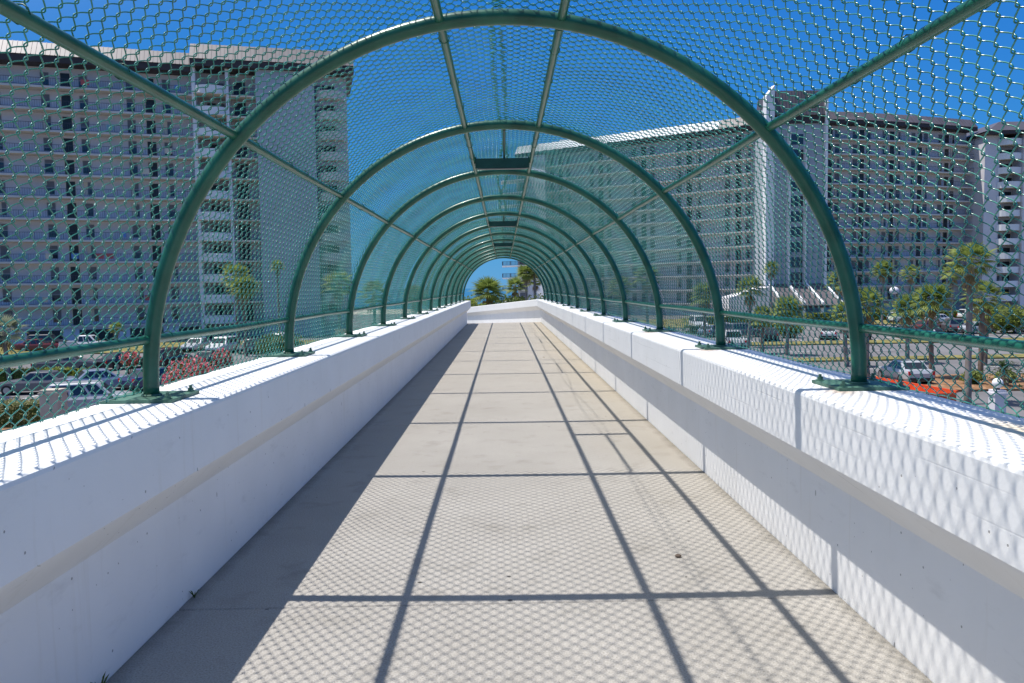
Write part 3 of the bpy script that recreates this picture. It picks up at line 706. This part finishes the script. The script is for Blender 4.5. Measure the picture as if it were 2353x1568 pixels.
# --- receding wing, sunlight on its metal roof put into the colour
bw = thing('apartment_building', 'long sunlit roofed apartment wing receding behind the right of the tunnel', 'apartment building')
wp = [(3.4, 190.0), (10.0, 185.6), (44.0, 163.0), (49.6, 158.6)]
corridor(bw, wp[1:], RZ-.2, HS, 12, 2.0, 10.3, ((-2.3, 0), (0, 1), (2.0, 0)), 3.0, rail_sp=.45)
b = MB(); strip(b, wp[:2], 0, 14, GZ-.2, RZ-.2+HS*12); b.build('wall', M_BWHITE, bw)  # whiter than the wing's stucco, sunlight on this bay put into the colour
mansard(bw, wp[:3], RZ-.2+HS*12, 1.9, 13, .4, M_BWHITE, .75, ribsp=1.2)  # metal slope facing the sun, coloured white as if lit
mansard(bw, [(44.02, 162.98), (49.6, 158.6)], RZ-.2+HS*12, 1.9, 12, .4, M_ROOFD, .75, ribsp=1.2)  # same roof where it faces another way, coloured dark instead of lit
b = MB(); b.box(13.5, 16.5, 184.5, 189, RZ-.2+HS*12, RZ-.2+HS*12+3.1); b.build('roof_plant_room', M_BWHITE, bw)
for k in range(12):
    z = RZ-.2+HS*k+.45
    b = MB(); V = [(-.25,190.6),(3.6,188.4),(5.6,187.0),(5.6,193),(-.25,196)]
    n5 = len(V); b.add([(x,y,z-.24) for x,y in V]+[(x,y,z) for x,y in V], [tuple(range(n5-1,-1,-1)), tuple(range(n5,2*n5))]+[(i,(i+1)%n5,n5+(i+1)%n5,n5+i) for i in range(n5)]); b.build('balcony_slab', M_BWHITE, bw)
    b = MB(); railing(b, [(-.2,190.65),(3.6,188.45),(5.5,187.1)], .05, z, 1.05, .34, 0, .12); railing(b, [(-.2,196),(-.2,190.7)], .05, z, 1.05, .34, 0, .12); b.build('railing', M_RAIL, bw)
    o = link('window', WM, bw, (4.6, 189.1, z+.2), math.atan2(-.66, 1), (1.7,1,1.1))

# ------------------------------------------------------------------ plants
def fan_frond(b, o, az, el, pet, L, n, rnd, mi=0, droop=.3, w=.040):
    e = Vector((math.cos(az)*math.cos(el), math.sin(az)*math.cos(el), math.sin(el)))
    s_ = Vector((-math.sin(az), math.cos(az), 0)); u = e.cross(s_)
    o = Vector(o); h = o + e*pet + Vector((0,0,-pet*pet*.12))
    pw = .018
    b.add([o-s_*pw, o+s_*pw, h+s_*pw*.6, h-s_*pw*.6], [(0,1,2,3)], mi)
    e2 = (e+Vector((0,0,-.35))).normalized(); u2_ = e2.cross(s_)
    for i in range(n):
        f = (i+.5)/n*2-1; a = f*R(112)
        d = (e2*math.cos(a)+s_*math.sin(a) + u2_*(-.22*abs(f))).normalized(); l = L*(1-.32*abs(f)**2)*rnd.uniform(.88, 1.08)
        sd_ = d.cross(u2_).normalized()
        p1 = h+d*l*.5+Vector((0,0,-.05*l)); p2 = h+d*l*1.0+Vector((0,0,-droop*l*(.8+.5*rnd.random())))
        b.add([h, p1-sd_*w, p1+sd_*w+u2_*w*.5, p2], [(0,1,2),(1,3,2)], mi)
def palm_crown(seed, nf=34, pet=.62, L=1.0, mats=None, dead=7, n=19, low=-22, droop=.16):
    rnd = random.Random(seed); b = MB()
    for i in range(nf):
        el = R(low + (82-low)*((i+rnd.random())/nf)**.85); az = i*2.39996+rnd.uniform(-.25,.25)
        fan_frond(b, (0,0,0), az, el, pet*rnd.uniform(.8,1.15), L*rnd.uniform(.85,1.1), n, rnd, 0, droop)
    c = b.mesh('crown', mats or [M_PALM])
    d = MB()
    for i in range(dead):
        fan_frond(d, (0,0,-.1), rnd.uniform(0,6.3), R(rnd.uniform(-82,-50)), pet*.75, L*.75, 9, rnd, 0, .5)
    return c, (d.mesh('dead_fronds', [M_DEAD]) if dead else None)
def trunk_mesh(seed, mat_, r=.16, boots=True):
    rnd = random.Random(seed); b = MB(); n = 22; P = []; rr = []
    bx, by = rnd.uniform(-.15,.15), rnd.uniform(-.15,.15)
    for i in range(n):
        t_ = i/(n-1); P.append((bx*math.sin(t_*2.2), by*math.sin(t_*2.2), t_))
        rr.append(r*(1.25-.3*min(1, t_*4)) * (1+.05*(-1)**i) * (1.12 if t_ > .93 else 1))
    b.tube(P, rr, 10)
    top = P[-1]
    return b.mesh('trunk', mat_, True), top
CR = [palm_crown(1), palm_crown(2, 30, .8, .8, [M_PALM2]), palm_crown(3, 26, .7, .9, [M_PALM], 9), palm_crown(4, 28, .85, .8, [M_PALM2], 5)]
CRS = palm_crown(7, 24, .8, .85, [M_PALMG], 4)
TRK = [trunk_mesh(1, M_TRUNK), trunk_mesh(2, M_TRUNK2), trunk_mesh(3, M_TRUNK2, .13)]
def palm(x, y, ztop, rad, label, var=0, tr=0, rz=0., group=None, crown=None):
    """ztop = crown heart height, rad = crown radius"""
    r = thing('palm_tree', label, 'palm tree', (x, y, GZ), 0, group)
    H = ztop-GZ; tm, top = TRK[tr]
    link('trunk', tm, r, None, rz, (1, 1, H))
    c, d = crown or CR[var]; k = rad/1.55
    cz, sz = math.cos(rz), math.sin(rz); tx, ty_ = top[0]*cz-top[1]*sz, top[0]*sz+top[1]*cz
    link('crown', c, r, (tx, ty_, H), rz, k)
    if d: link('dead_fronds', d, r, (tx, ty_, H), rz, k)
    return r
GR = 'palms along the street and car park on the right'; GL = 'palms on the left of the walkway'; GE = 'palms beyond the end wall'
palm(24.1, 41.0, 2.3, 1.55, 'tall palm with bright fan crown before the white balcony stack', 1, 1, .3, GR)
palm(27.9, 51.5, .15, 1.65, 'wide crowned palm on the mulch bed left of the tallest palm', 0, 0, 1.0, GR)
palm(30.1, 49.9, .3, 1.5, 'brown trunked palm behind the tallest palm', 3, 0, 2.0, GR)
palm(31.6, 62.0, -.7, 1.65, 'palm across the road between the two wide ones', 0, 1, .4, GR)
palm(26.2, 60.5, -1.0, 1.5, 'palm across the road left of the nearest right hoop', 2, 1, 1.4, GR)
palm(36.5, 60.0, -1.2, 1.4, 'low palm across the road right of the wide crowned palm', 3, 0, 2.4, GR)
palm(33.4, 47.5, 1.4, 1.7, 'palm at the far right edge of the view', 1, 1, 2.6, GR)
palm(23.4, 51.0, -.1, 1.6, 'palm rising just behind the nearest right hoop post', 2, 1, 3.3, GR)
palm(25.3, 71.0, -.9, 1.75, 'bushy palm in front of the entrance canopy', 0, 1, 4.0, GR)
palm(23.6, 72.6, -1.7, 1.5, 'shorter palm left of the bushy one by the canopy', 3, 0, 5.0, GR)
palm(37.0, 110.0, 3.4, 1.55, 'palm standing before the wide white fin', 2, 1, .7, GR)
palm(42.5, 100.0, 1.5, 2.1, 'palm between the finned tower and the nearest right hoop', 1, 1, 1.7, GR)
palm(51.5, 108.0, 3.0, 1.9, 'slim palm before the bent wing, left of three', 0, 2, 2.7, GR)
palm(55.3, 108.0, 2.4, 1.7, 'slim palm before the bent wing, middle of three', 3, 2, 3.7, GR)
palm(60.0, 106.0, 2.3, 1.9, 'slim palm before the bent wing, right of three', 1, 2, 4.7, GR)
palm(24.6, 80.0, .9, 1.9, 'palm seen through the dense mesh left of the canopy wall', 2, 1, 5.7, GR)
palm(21.3, 84.0, .3, 2.0, 'bushy palm behind the third right hoop', 0, 0, 1.2, GR)
palm(16.0, 88.0, 2.3, 1.9, 'palm behind the fourth right hoop', 1, 1, 2.2, GR)
palm(13.2, 90.0, 1.1, 1.9, 'palm behind the fifth right hoop', 3, 1, 3.2, GR)
palm(-1.2, 66.0, 1.0, 1.9, 'full green palm alone against the sea beyond the end wall', 0, 0, .5, GE)
palm(-2.6, 60.0, -.3, 1.35, 'low drooping palm at the left of the end opening', 2, 0, 1.5, GE)
palm(.4, 58.0, -.6, 1.2, 'low drooping palm just right of the full one against the sea', 3, 0, 2.5, GE)
palm(1.3, 86.0, 1.5, 1.5, 'left palm of the cluster before the distant balconies', 2, 1, 3.5, GE)
palm(2.5, 92.0, 3.0, 1.55, 'tall middle palm of the cluster before the distant balconies', 0, 1, 4.5, GE)
palm(3.6, 92.0, 3.5, 1.4, 'tallest thin palm of the cluster near the arch edge', 3, 2, 5.5, GE)
palm(4.0, 100.0, 2.2, 1.45, 'thin right palm standing before the sunlit end wall', 1, 2, .9, GE)
palm(-28.0, 84.0, 3.0, 2.0, 'full palm against the plain grey tower wall, left of two', 1, 0, 1.9, GL)
palm(-26.0, 80.0, 1.8, 1.9, 'lower full palm at the foot of the plain tower wall', 0, 0, 2.9, GL)
palm(-24.3, 86.0, 4.1, 1.0, 'tall thin palm with small crown against the grey tower wall', 2, 2, 3.9, GL)
palm(-15.0, 72.0, 1.9, 1.8, 'palm behind the third left hoop', 1, 1, 4.9, GL)
palm(-12.3, 76.0, .9, 1.9, 'palm behind the fourth left hoop', 3, 0, 5.9, GL)
palm(-9.0, 80.0, .6, 1.8, 'palm near the end of the left fence', 0, 1, .2, GL)
palm(-46.5, 96.0, -2.7, 1.1, 'small young palm before the gallery block', 3, 0, 2.1, GL)
palm(-36.0, 58.0, -1.2, 1.7, 'silvery palm at the far left edge of the view', 0, 1, 3.1, GL, CRS)
palm(52.0, 47.5, 1.2, 1.7, 'palm on the mulch bed far out to the right', 0, 0, .6, GR)
palm(60.0, 66.0, 1.0, 1.8, 'palm on the median far out to the right', 3, 1, 1.6, GR)
palm(-52.0, 46.5, .8, 1.7, 'palm beyond the parked cars far out to the left', 1, 0, 2.6, GL)
palm(-66.0, 60.0, 1.4, 1.8, 'palm by the planting strip far out to the left', 2, 1, 3.6, GL)
# sago
def sago(x, y, s_, label):
    rnd = random.Random(4); r = thing('sago_palm', label, 'sago palm', (x, y, GZ+.13))
    b = MB(); b.tube([(0,0,0),(0,0,.5),(0,0,1.0)], [.28,.26,.2], 10); b.build('trunk', M_TRUNK, r)
    b = MB()
    for i in range(46):
        az = i*2.4; el = R(rnd.uniform(-5, 78)); L = 1.5*s_*rnd.uniform(.85,1.1); P = []
        for q in range(9):
            t_ = q/8; P.append(Vector((math.cos(az)*math.cos(el)*L*t_, math.sin(az)*math.cos(el)*L*t_, 1.0+math.sin(el)*L*t_-.75*L*t_*t_)))
        sd_ = Vector((-math.sin(az), math.cos(az), 0))
        for q in range(8):
            d = (P[q+1]-P[q])
            for sg in (-1, 1):
                w = .17*s_*(1-.6*q/8); b.add([P[q], P[q]+d*.55, P[q]+d*.9+sd_*sg*w+Vector((0,0,.03))], [(0,1,2)])
    b.build('fronds', M_SAGO, r)
sago(29.7, 46.9, 1.15, 'dark green sago palm on the mulch bed at the right edge')
def leaf_cloud(seed, n, dim, size, boxy=False):
    rnd = np.random.default_rng(seed); V = []; F = []
    b = MB(); k = 0
    while k < n:
        p = rnd.uniform(-1, 1, 3); l = np.linalg.norm(p) if not boxy else np.abs(p).max()
        if l > 1 or l < .55: continue
        bump = 1+.12*math.sin(p[0]*7+seed)*math.cos(p[1]*6+p[2]*5)
        c = Vector((p[0]*dim[0]*bump, p[1]*dim[1]*bump, p[2]*dim[2]*bump + (0)))
        q = Quaternion(rnd.normal(size=4)).normalized(); s_ = size*rnd.uniform(.6, 1.3)
        b.add([c+q@Vector((-s_,0,0)), c+q@Vector((0,-s_*.5,0)), c+q@Vector((s_,0,0)), c+q@Vector((0,s_*.5,s_*.15))], [(0,1,2,3)]); k += 1
    return b
def shrub(name, x, y, z, dim, m_, label, cat='shrub', n=900, size=.09, seed=1, boxy=False, core=True, rotz=0, group=None):
    r = thing(name, label, cat, (x, y, z), rotz, group)
    b = leaf_cloud(seed, n, dim, size, boxy); o = b.build('foliage', m_, r, False, (0, 0, dim[2]))
    if core:
        c = MB()
        if boxy: c.box(-dim[0]*.8, dim[0]*.8, -dim[1]*.75, dim[1]*.75, 0, dim[2]*1.75)
        else: c.ball((0,0,dim[2]), .72, 10, 6, 0, dim)
        c.build('light_block_core', M_LEAF, r)  # solid core added inside the leaves to block light through them
    return r
G0 = GZ+.13
shrub('hedge', 68, 131.5, G0, (21, .8, .68), M_LEAFY, 'lime green clipped hedge before the bent wing, right of the canopy', 'hedge', 4200, .16, 2, True)
shrub('hedge', 38, 128.0, G0, (9, .7, .6), M_LEAFY, 'lime hedge seen through the mesh left of the canopy', 'hedge', 1800, .15, 3, True)
shrub('hedge', -24.6, 39.0, G0, (2.6, .9, .62), M_LEAFV, 'cream and green variegated hedge at the bottom left behind the fence', 'hedge', 5200, .07, 4, True)
shrub('hedge', -35.0, 58.6, G0, (4.2, .7, .5), M_LEAFY, 'yellow green hedge behind the grey sedan', 'hedge', 2400, .09, 5, True)
shrub('hedge', 30.0, 104.0, GZ, (7, .7, .6), M_LEAF, 'dark green hedge behind the parked vans on the right', 'hedge', 1500, .14, 6, True)
for i, (x, y, d, lab) in enumerate(((28.6, 48.2, .55, 'tufted bush on the mulch bed left of the tallest palm trunk'), (30.9, 48.6, .5, 'tufted bush on the mulch bed right of the tallest palm trunk'), (26.4, 50.6, .45, 'small tufted bush near the orange container'))):
    shrub('bush', x, y, G0, (d*1.3, d, d*.8), M_PALM2, lab, 'bush', 500, .11, 20+i, False, True, 0, 'bushes on the mulch bed')
for i, (x, y, d, lab) in enumerate(((46.6, 60.5, 1.5, 'round bush right of the big palm by the far parking row'), (33.5, 93.5, 1.3, 'pale bush hanging over the far parked cars'), (60.5, 95.0, 2.0, 'broad pale green bush before the white balcony stack'), (66, 98.0, 1.7, 'pale green bush at the right edge before the balcony stack'))):
    shrub('bush', x, y, GZ, (d*1.3, d, d*.9), M_PALM if i % 2 else M_LEAFY, lab, 'bush', 1300, .16, 30+i, False, True, 0, 'bushes by the car parks')
shrub('bush', 27.5, 36.8, GZ, (1.3, 1.1, .8), M_LEAFV, 'variegated bush at the lower right corner behind the fence', 'bush', 2200, .06, 41)
shrub('bush', -19.6, 70.0, GZ, (2.4, 1.6, 1.5), M_LEAF, 'dark green bush at the foot of the left palms', 'bush', 1600, .13, 42)
shrub('bush', -9.5, 62.0, GZ, (2.6, 1.6, 1.7), M_LEAF, 'dark green bush behind the far left fence', 'bush', 1600, .13, 43)
for i, (x, y, d, lab) in enumerate(((-2.6, 52.0, 1.7, 'leafy green bush under the low left palm beyond the end wall'), (.6, 53.0, 1.55, 'leafy green bush between the palms beyond the end wall'), (3.6, 70.0, 1.9, 'leafy green bush before the sunlit wall beyond the end wall'))):
    shrub('bush', x, y, .95-2*d*.8, (d*1.2, d, d*.8), M_LEAF if i else M_LEAFY, lab, 'bush', 1500, .12, 50+i, False, True, 0, 'bushes beyond the end wall')
    # bank the bush grows on
b = MB(); b.ball((0.6, 60, -5.2), 1, 18, 8, 0, (10, 12, 4.1)); tag(b.build('planted_bank', M_GRASS, None, True), None, None, None, 'structure')
# red flowering shrubs
def bougain(x, y, dim, label, n=1300, seed=9, z=GZ):
    r = thing('flowering_shrub', label, 'flowering shrub', (x, y, z))
    leaf_cloud(seed, n, dim, .085).build('blossoms', M_RED, r, False, (0,0,dim[2]+.9)); leaf_cloud(seed+1, int(n*.75), (dim[0]*.95, dim[1]*.95, dim[2]*1.02), .085).build('foliage', M_LEAF, r, False, (0,0,dim[2]+.8))
    b = MB()
    for i in range(5):
        a = i*1.3; b.tube([(.1*math.cos(a),.1*math.sin(a),0),(.3*math.cos(a),.3*math.sin(a),.8),(dim[0]*.6*math.cos(a),dim[1]*.6*math.sin(a),dim[2]*1.2)], [.05,.04,.02], 6)
    b.build('stem', M_STEM, r)
bougain(-14.4, 36.6, (1.32, 1.1, 1.25), 'tall red flowering shrub between the two nearest left hoops', 2300, 9, G0)
bougain(-20.4, 57.4, (.75, .6, .7), 'small red flowering shrub behind the second left hoop', 700, 13, G0)
bougain(-28.2, 60.0, (.8, .6, .6), 'small red flowering shrub beside the dark parked cars', 600, 15, G0)

# ------------------------------------------------------------------ cars
def loft(b, st, mi=0):
    """st: list of closed rings (same length)"""
    n = len(st[0]); V = [p for r_ in st for p in r_]; F = []
    for i in range(len(st)-1):
        for j in range(n): F.append((i*n+j, i*n+(j+1) % n, (i+1)*n+(j+1) % n, (i+1)*n+j))
    F += [tuple(range(n-1,-1,-1)), tuple(range((len(st)-1)*n, len(st)*n))]
    b.add(V, F, mi)
PAINT = {}
def paint(c):
    if c not in PAINT: PAINT[c] = mat('car_paint', c, .28, .04, 1, spec=.5, coat=.6)
    return PAINT[c]
CARM = {}
def car_parts(kind):
    if kind in CARM: return CARM[kind]
    L, W, H, belt, hood, trunkz = {'sedan': (4.7, 1.82, 1.45, .92, .95, 1.02), 'suv': (4.7, 1.9, 1.75, 1.05, 1.08, 1.05), 'van': (5.2, 2.0, 2.05, 1.15, 1.12, 1.15), 'pickup': (5.5, 1.95, 1.85, 1.1, 1.12, 1.1)}[kind]
    hl = L/2; hw = W/2
    prof = [(-hl, .42, .78, .84), (-hl+.10, .30, trunkz-.05, .92), (-hl+.5, .26, trunkz, .97), (-hl+1.3, .24, belt, 1), (0, .24, belt, 1), (hl-1.5, .24, belt+.02, 1), (hl-1.15, .24, hood, .99), (hl-.45, .26, hood-.10, .95), (hl-.1, .30, hood-.2, .88), (hl, .42, hood-.34, .80)]
    b = MB(); st = []
    for x, z0, z1, k in prof:
        w = hw*k; st.append([(x,-w*.92,z0),(x,w*.92,z0),(x,w,z0+.16),(x,w,z1-.16),(x,w*.93,z1-.03),(x,w*.8,z1),(x,-w*.8,z1),(x,-w*.93,z1-.03),(x,-w,z1-.16),(x,-w,z0+.16)])
    loft(b, st)
    # cabin
    cb, ct = {'sedan': ((-hl+.55, hl-1.45), (-hl+1.25, hl-2.25)), 'suv': ((-hl+.12, hl-1.25), (-hl+.35, hl-2.0)), 'van': ((-hl+.06, hl-.95), (-hl+.16, hl-1.75)), 'pickup': ((-hl+1.9, hl-1.35), (-hl+2.1, hl-2.1))}[kind]
    wb, wt = hw*.93, hw*.74; zt_ = H
    def ring(f):
        xa, xb = cb[0]+(ct[0]-cb[0])*f, cb[1]+(ct[1]-cb[1])*f; w = wb+(wt-wb)*f; z = belt-.06+(zt_-belt+.06)*f
        return [(xa,-w*.93,z),(xa+.12,-w,z),(xb-.12,-w,z),(xb,-w*.93,z),(xb,w*.93,z),(xb-.12,w,z),(xa+.12,w,z),(xa,w*.93,z)]
    r0, r1, rt_ = ring(0), ring(.93), ring(1); rt_ = [(x*.97+.0, y*.9, z) for x, y, z in rt_]
    loft(b, [r0, r1, rt_])
    if kind == 'pickup':
        b.box(-hl+.15, -hl+1.85, -hw*.98, -hw*.9, belt-.1, belt+.1); b.box(-hl+.15, -hl+1.85, hw*.9, hw*.98, belt-.1, belt+.1)
    body = b.mesh('body', None); body.materials.clear()
    # glass
    def pane(f0, f1, side):
        A, B = ring(f0), ring(f1); o = .012; b = MB()
        if side == 'F': q = [A[3],A[4],B[4],B[3]]; d = Vector((1,0,.5))
        elif side == 'R': q = [A[7],A[0],B[0],B[7]]; d = Vector((-1,0,.3))
        elif side[0] == 'L':
            a, c = (.03,.36) if side[1] == '0' else ((.39,.68) if side[1] == '1' else (.71,.97))
            pa = lambda t_, rr: Vector(rr[6]).lerp(Vector(rr[5]), t_); q = [pa(c,A),pa(a,A),pa(a,B),pa(c,B)]; d = Vector((0,1,.2))
        else:
            a, c = (.03,.36) if side[1] == '0' else ((.39,.68) if side[1] == '1' else (.71,.97))
            pa = lambda t_, rr: Vector(rr[1]).lerp(Vector(rr[2]), t_); q = [pa(a,A),pa(c,A),pa(c,B),pa(a,B)]; d = Vector((0,-1,.2))
        q = [Vector(p)+d.normalized()*o for p in q]; cc = sum(q, Vector((0,0,0)))/4; q = [cc+(p-cc)*.93 for p in q]
        b.add(q, [(0,1,2,3)]); return b.mesh('window', M_CGLASS)
    wins = [(('windscreen' if s_ == 'F' else ('rear_window' if s_ == 'R' else 'side_window')), pane(.14, .88, s_)) for s_ in ('F', 'R', 'L0', 'L1', 'L2', 'D0', 'D1', 'D2')]
    w = MB(); w.tube([(0,-.11,0),(0,.11,0)], .33, 16); tyre = w.mesh('tyre', M_TYRE, False)
    w = MB(); w.tube([(0,-.115,0),(0,.115,0)], .21, 12); rim = w.mesh('rim', M_RIM)
    hx = MB(); hx.box(hl-.30, hl-.035, -.27, .0, hood-.40, hood-.25); head = hx.mesh('headlight', M_LCLR)
    tx = MB(); tx.box(-hl-.005, -hl+.16, -.17, .0, trunkz-.33, trunkz-.10); tail = tx.mesh('taillight', M_LRED)
    bm = MB(); bm.box(-hl-.04, -hl+.1, -hw*.85, hw*.85, .34, .52); bm2 = MB(); bm2.box(hl-.1, hl+.03, -hw*.8, hw*.8, .30, .48); bump = (bm.mesh('bumper', M_TRIM), bm2.mesh('bumper', M_TRIM))
    CARM[kind] = (body, wins, tyre, rim, head, tail, bump, L, W); return CARM[kind]
BODY = {}
def car(x, y, ang, kind, col, label, group='parked cars', z=GZ):
    body, wins, tyre, rim, head, tail, bump, L, W = car_parts(kind)
    nm = {'sedan': 'car', 'suv': 'car', 'van': 'van', 'pickup': 'pickup_truck'}[kind]
    r = thing(nm, label, {'sedan': 'car', 'suv': 'car', 'van': 'van', 'pickup': 'pickup truck'}[kind], (x, y, z+.005), R(ang), group)
    if (kind, col) not in BODY:
        m2 = body.copy(); m2.materials.append(paint(col)); BODY[(kind, col)] = m2
    link('body', BODY[(kind, col)], r)
    for nm_, me in wins: link(nm_, me, r)
    for sx_ in (-1, 1):
        for sy_ in (-1, 1):
            w = link('wheel', tyre, r, (sx_*L*.30, sy_*(W/2-.10), .33)); link('rim', rim, w)
    link('headlight', head, r, (0, W/2*.84, 0)); link('headlight', head, r, (0, -W/2*.84+.27, 0))
    link('taillight', tail, r, (0, W/2*.88, 0)); link('taillight', tail, r, (0, -W/2*.88+.17, 0)); [link('bumper', q_, r) for q_ in bump]
WHT, SIL, GRY, BLK, NAVY, BLU, RD = (.58,.59,.60), (.42,.44,.47), (.12,.12,.13), (.018,.018,.022), (.02,.03,.10), (.20,.25,.34), (.12,.015,.018)
PL, PR = 'cars parked on the left', 'cars parked on the right'
car(-31.0, 52.6, 190, 'sedan', GRY, 'dark grey sedan seen side on at the lower left', PL)
car(-27.0, 53.6, 35, 'sedan', BLU, 'silver blue sedan showing its tail light beside the grey sedan', PL)
car(-23.6, 54.0, 60, 'sedan', NAVY, 'navy blue car between the silver blue sedan and the hoop post', PL)
car(-22.4, 43.2, 20, 'suv', SIL, 'silver wagon behind the beige pillar, close below the fence', PL)
car(-29.4, 43.4, 10, 'sedan', NAVY, 'dark blue car behind the variegated hedge', PL)
car(-36.6, 66.4, 20, 'suv', GRY, 'grey SUV behind the yellow green hedge', PL)
car(-33.0, 69.0, 65, 'sedan', BLK, 'black sedan in the second row right of the grey SUV', PL)
car(-29.2, 69.4, 80, 'suv', (.05,.02,.02), 'dark maroon SUV in the second row beside the black sedan', PL)
car(-25.6, 69.6, 80, 'sedan', BLK, 'black sedan in the second row behind the red flowering shrub', PL)
car(-53.5, 92.0, 12, 'sedan', RD, 'dark red sedan at the far left before the gallery block', PL)
car(-47.6, 91.0, 8, 'pickup', WHT, 'white pickup truck before the gallery block', PL)
car(-55.0, 96.4, 8, 'suv', BLK, 'black SUV behind the dark red sedan', PL)
car(-29.9, 84.4, 265, 'suv', WHT, 'white SUV facing the camera between first and second left hoops', PL)
car(-24.0, 84.6, 268, 'van', WHT, 'white van just left of the second left hoop post', PL)
car(-26.9, 84.8, 268, 'sedan', GRY, 'grey sedan between the white SUV and the white van', PL)
car(-34.2, 88.5, 268, 'sedan', SIL, 'silver sedan left of the white SUV in the far left row', PL)
car(37.0, 90.6, 70, 'sedan', WHT, 'white sedan showing red tail light right of the second right hoop', PR)
car(40.4, 90.4, 80, 'suv', BLK, 'black SUV parked right beside the white sedan', PR)
car(30.2, 90.2, 75, 'sedan', BLK, 'black sedan partly hidden by the canopy palm trunks', PR)
car(28.9, 96.0, 20, 'suv', GRY, 'grey SUV seen through mesh left of the palm trunks', PR)
car(27.1, 99.0, 85, 'suv', (.04,.07,.11), 'dark blue SUV just right of the second right hoop post', PR)
car(22.8, 79.4, 85, 'pickup', WHT, 'white pickup truck beside the second right hoop post', PR)
car(27.9, 114.0, 268, 'van', WHT, 'white van between second and third right hoops', PR)
car(25.4, 98.5, 60, 'sedan', BLU, 'light blue sedan under the white van', PR)
car(61.8, 123.0, 20, 'suv', WHT, 'white SUV before the hedge of the bent wing', PR)
car(66.0, 119.8, 15, 'sedan', WHT, 'white sedan in front of the white SUV by the hedge', PR)
car(77.0, 130.0, 10, 'suv', WHT, 'white SUV at the hedge right of the wide crowned palm', PR)
car(54.0, 101.0, 30, 'sedan', RD, 'dark red sedan behind the street palms', PR)
car(56.3, 99.5, 75, 'suv', GRY, 'grey SUV left of the silver wagon behind the street palms', PR)
car(57.6, 96.0, 15, 'sedan', SIL, 'silver sedan behind the tallest palm trunk', PR)
car(63.4, 97.2, 10, 'suv', SIL, 'silver wagon at the right edge behind the bottom rail', PR)
car(46.0, 91.0, 78, 'sedan', GRY, 'grey sedan in the parking row right of the nearest hoop post', PR)
car(48.9, 91.2, 82, 'sedan', BLK, 'black sedan in the parking row beside the grey one', PR)
car(25.6, 50.6, 88, 'sedan', SIL, 'silver sedan seen from behind beyond the orange container', 'cars on the right')
car(31.9, 41.8, 10, 'suv', BLU, 'bluish car at the right edge beyond the globe lamp', 'cars on the right')

# ------------------------------------------------------------------ orange container, globe lamps, pillars, lamp post
r = thing('skip_container', 'bright orange open skip container by the mulch bed', 'container', (20.75, 41.75, GZ), R(-80.7))
b = MB(); L_, W_, H_ = 3.25, .92, .95
b.box(-L_, L_, -W_, -W_+.06, .18, H_); b.build('side_panel', M_ORANGE, r)
b = MB(); b.box(-L_, L_, W_-.06, W_, .18, H_); b.build('side_panel', M_ORANGE, r)
for sx_ in (-1, 1):
    b = MB(); b.box(*(sorted((sx_*L_, sx_*(L_-.06)))), -W_+.062, W_-.062, .18, H_-.01); b.build('end_panel', M_ORANGE, r)
b = MB(); b.box(-L_+.07, L_-.07, -W_+.062, W_-.062, .18, .24); b.build('floor_panel', M_ORANGE, r)
for sy_ in (-1, 1):
    b = MB(); b.box(-L_-.05, L_+.05, sy_*(W_+.01)-.06, sy_*(W_+.01)+.06, H_+.002, H_+.10); b.build('top_rim', M_ORANGE, r)
    for q in range(7):
        x = -L_+.35+q*(2*L_-.7)/6; b = MB(); b.box(x-.05, x+.05, *(sorted((sy_*(W_+.002), sy_*(W_+.09)))), .2, H_); b.build('rib', M_ORANGE, r)
b = MB()
for x in (-L_+.5, L_-.5):
    for y in (-.8, .8): b.cyl((x, y-.08, .09), .09, .16, 10, 0, None, 'y')
b.build('roller', M_TYRE, r)
def pillar(x, y, h, w, m_, label, globe=True, group=None):
    r = thing('gate_pillar', label, 'pillar', (x, y, GZ), 0, group)
    b = MB(); b.box(-w/2, w/2, -w/2, w/2, 0, h); b.build('shaft', m_, r)
    b = MB(); b.box(-w/2-.05, w/2+.05, -w/2-.05, w/2+.05, h+.001, h+.10); b.box(-w/2, w/2, -w/2, w/2, h+.101, h+.22); b.build('cap', m_, r)
    if globe:
        g = thing('globe_lamp', label.replace('pillar', 'globe lamp').split(' topped')[0] + ', on top of the pillar', 'lamp', (x, y, GZ+h+.222))
        b = MB(); b.cyl((0,0,0), .09, .10, 10); b.build('lamp_base', M_TRIM, g)
        b = MB(); b.ball((0,0,.29), .23, 16, 10); b.build('lamp_globe', M_GLOBE, g, True)
pillar(21.9, 35.0, 1.35, .5, M_BWALL, 'white pillar topped by a globe at the lower right')
pillar(-21.6, 38.0, 1.75, .85, M_PILLAR, 'beige pillar beside the variegated hedge at the lower left', False)
b = MB()
r = thing('street_lamp', 'thin lamp post with round white head before the bent wing', 'street lamp', (47.7, 97.0, GZ))
b.tube([(0,0,0),(0,0,5.0)], [.07,.05], 8); b.build('pole', M_TRIM, r); b = MB(); b.ball((0,0,5.35), .55, 14, 8, 0, (1,1,.85)); b.build('lamp_globe', M_BWALL, r, True)
r = thing('street_lamp', 'thin lamp post with round pale head right of the tallest palm', 'street lamp', (35.7, 66.0, GZ))
b = MB(); b.tube([(0,0,0),(0,0,2.0)], [.06,.05], 8); b.build('pole', M_TRIM, r); b = MB(); b.ball((0,0,2.2), .26, 14, 8, 0, (1,1,.85)); b.build('lamp_globe', M_BWALL, r, True)
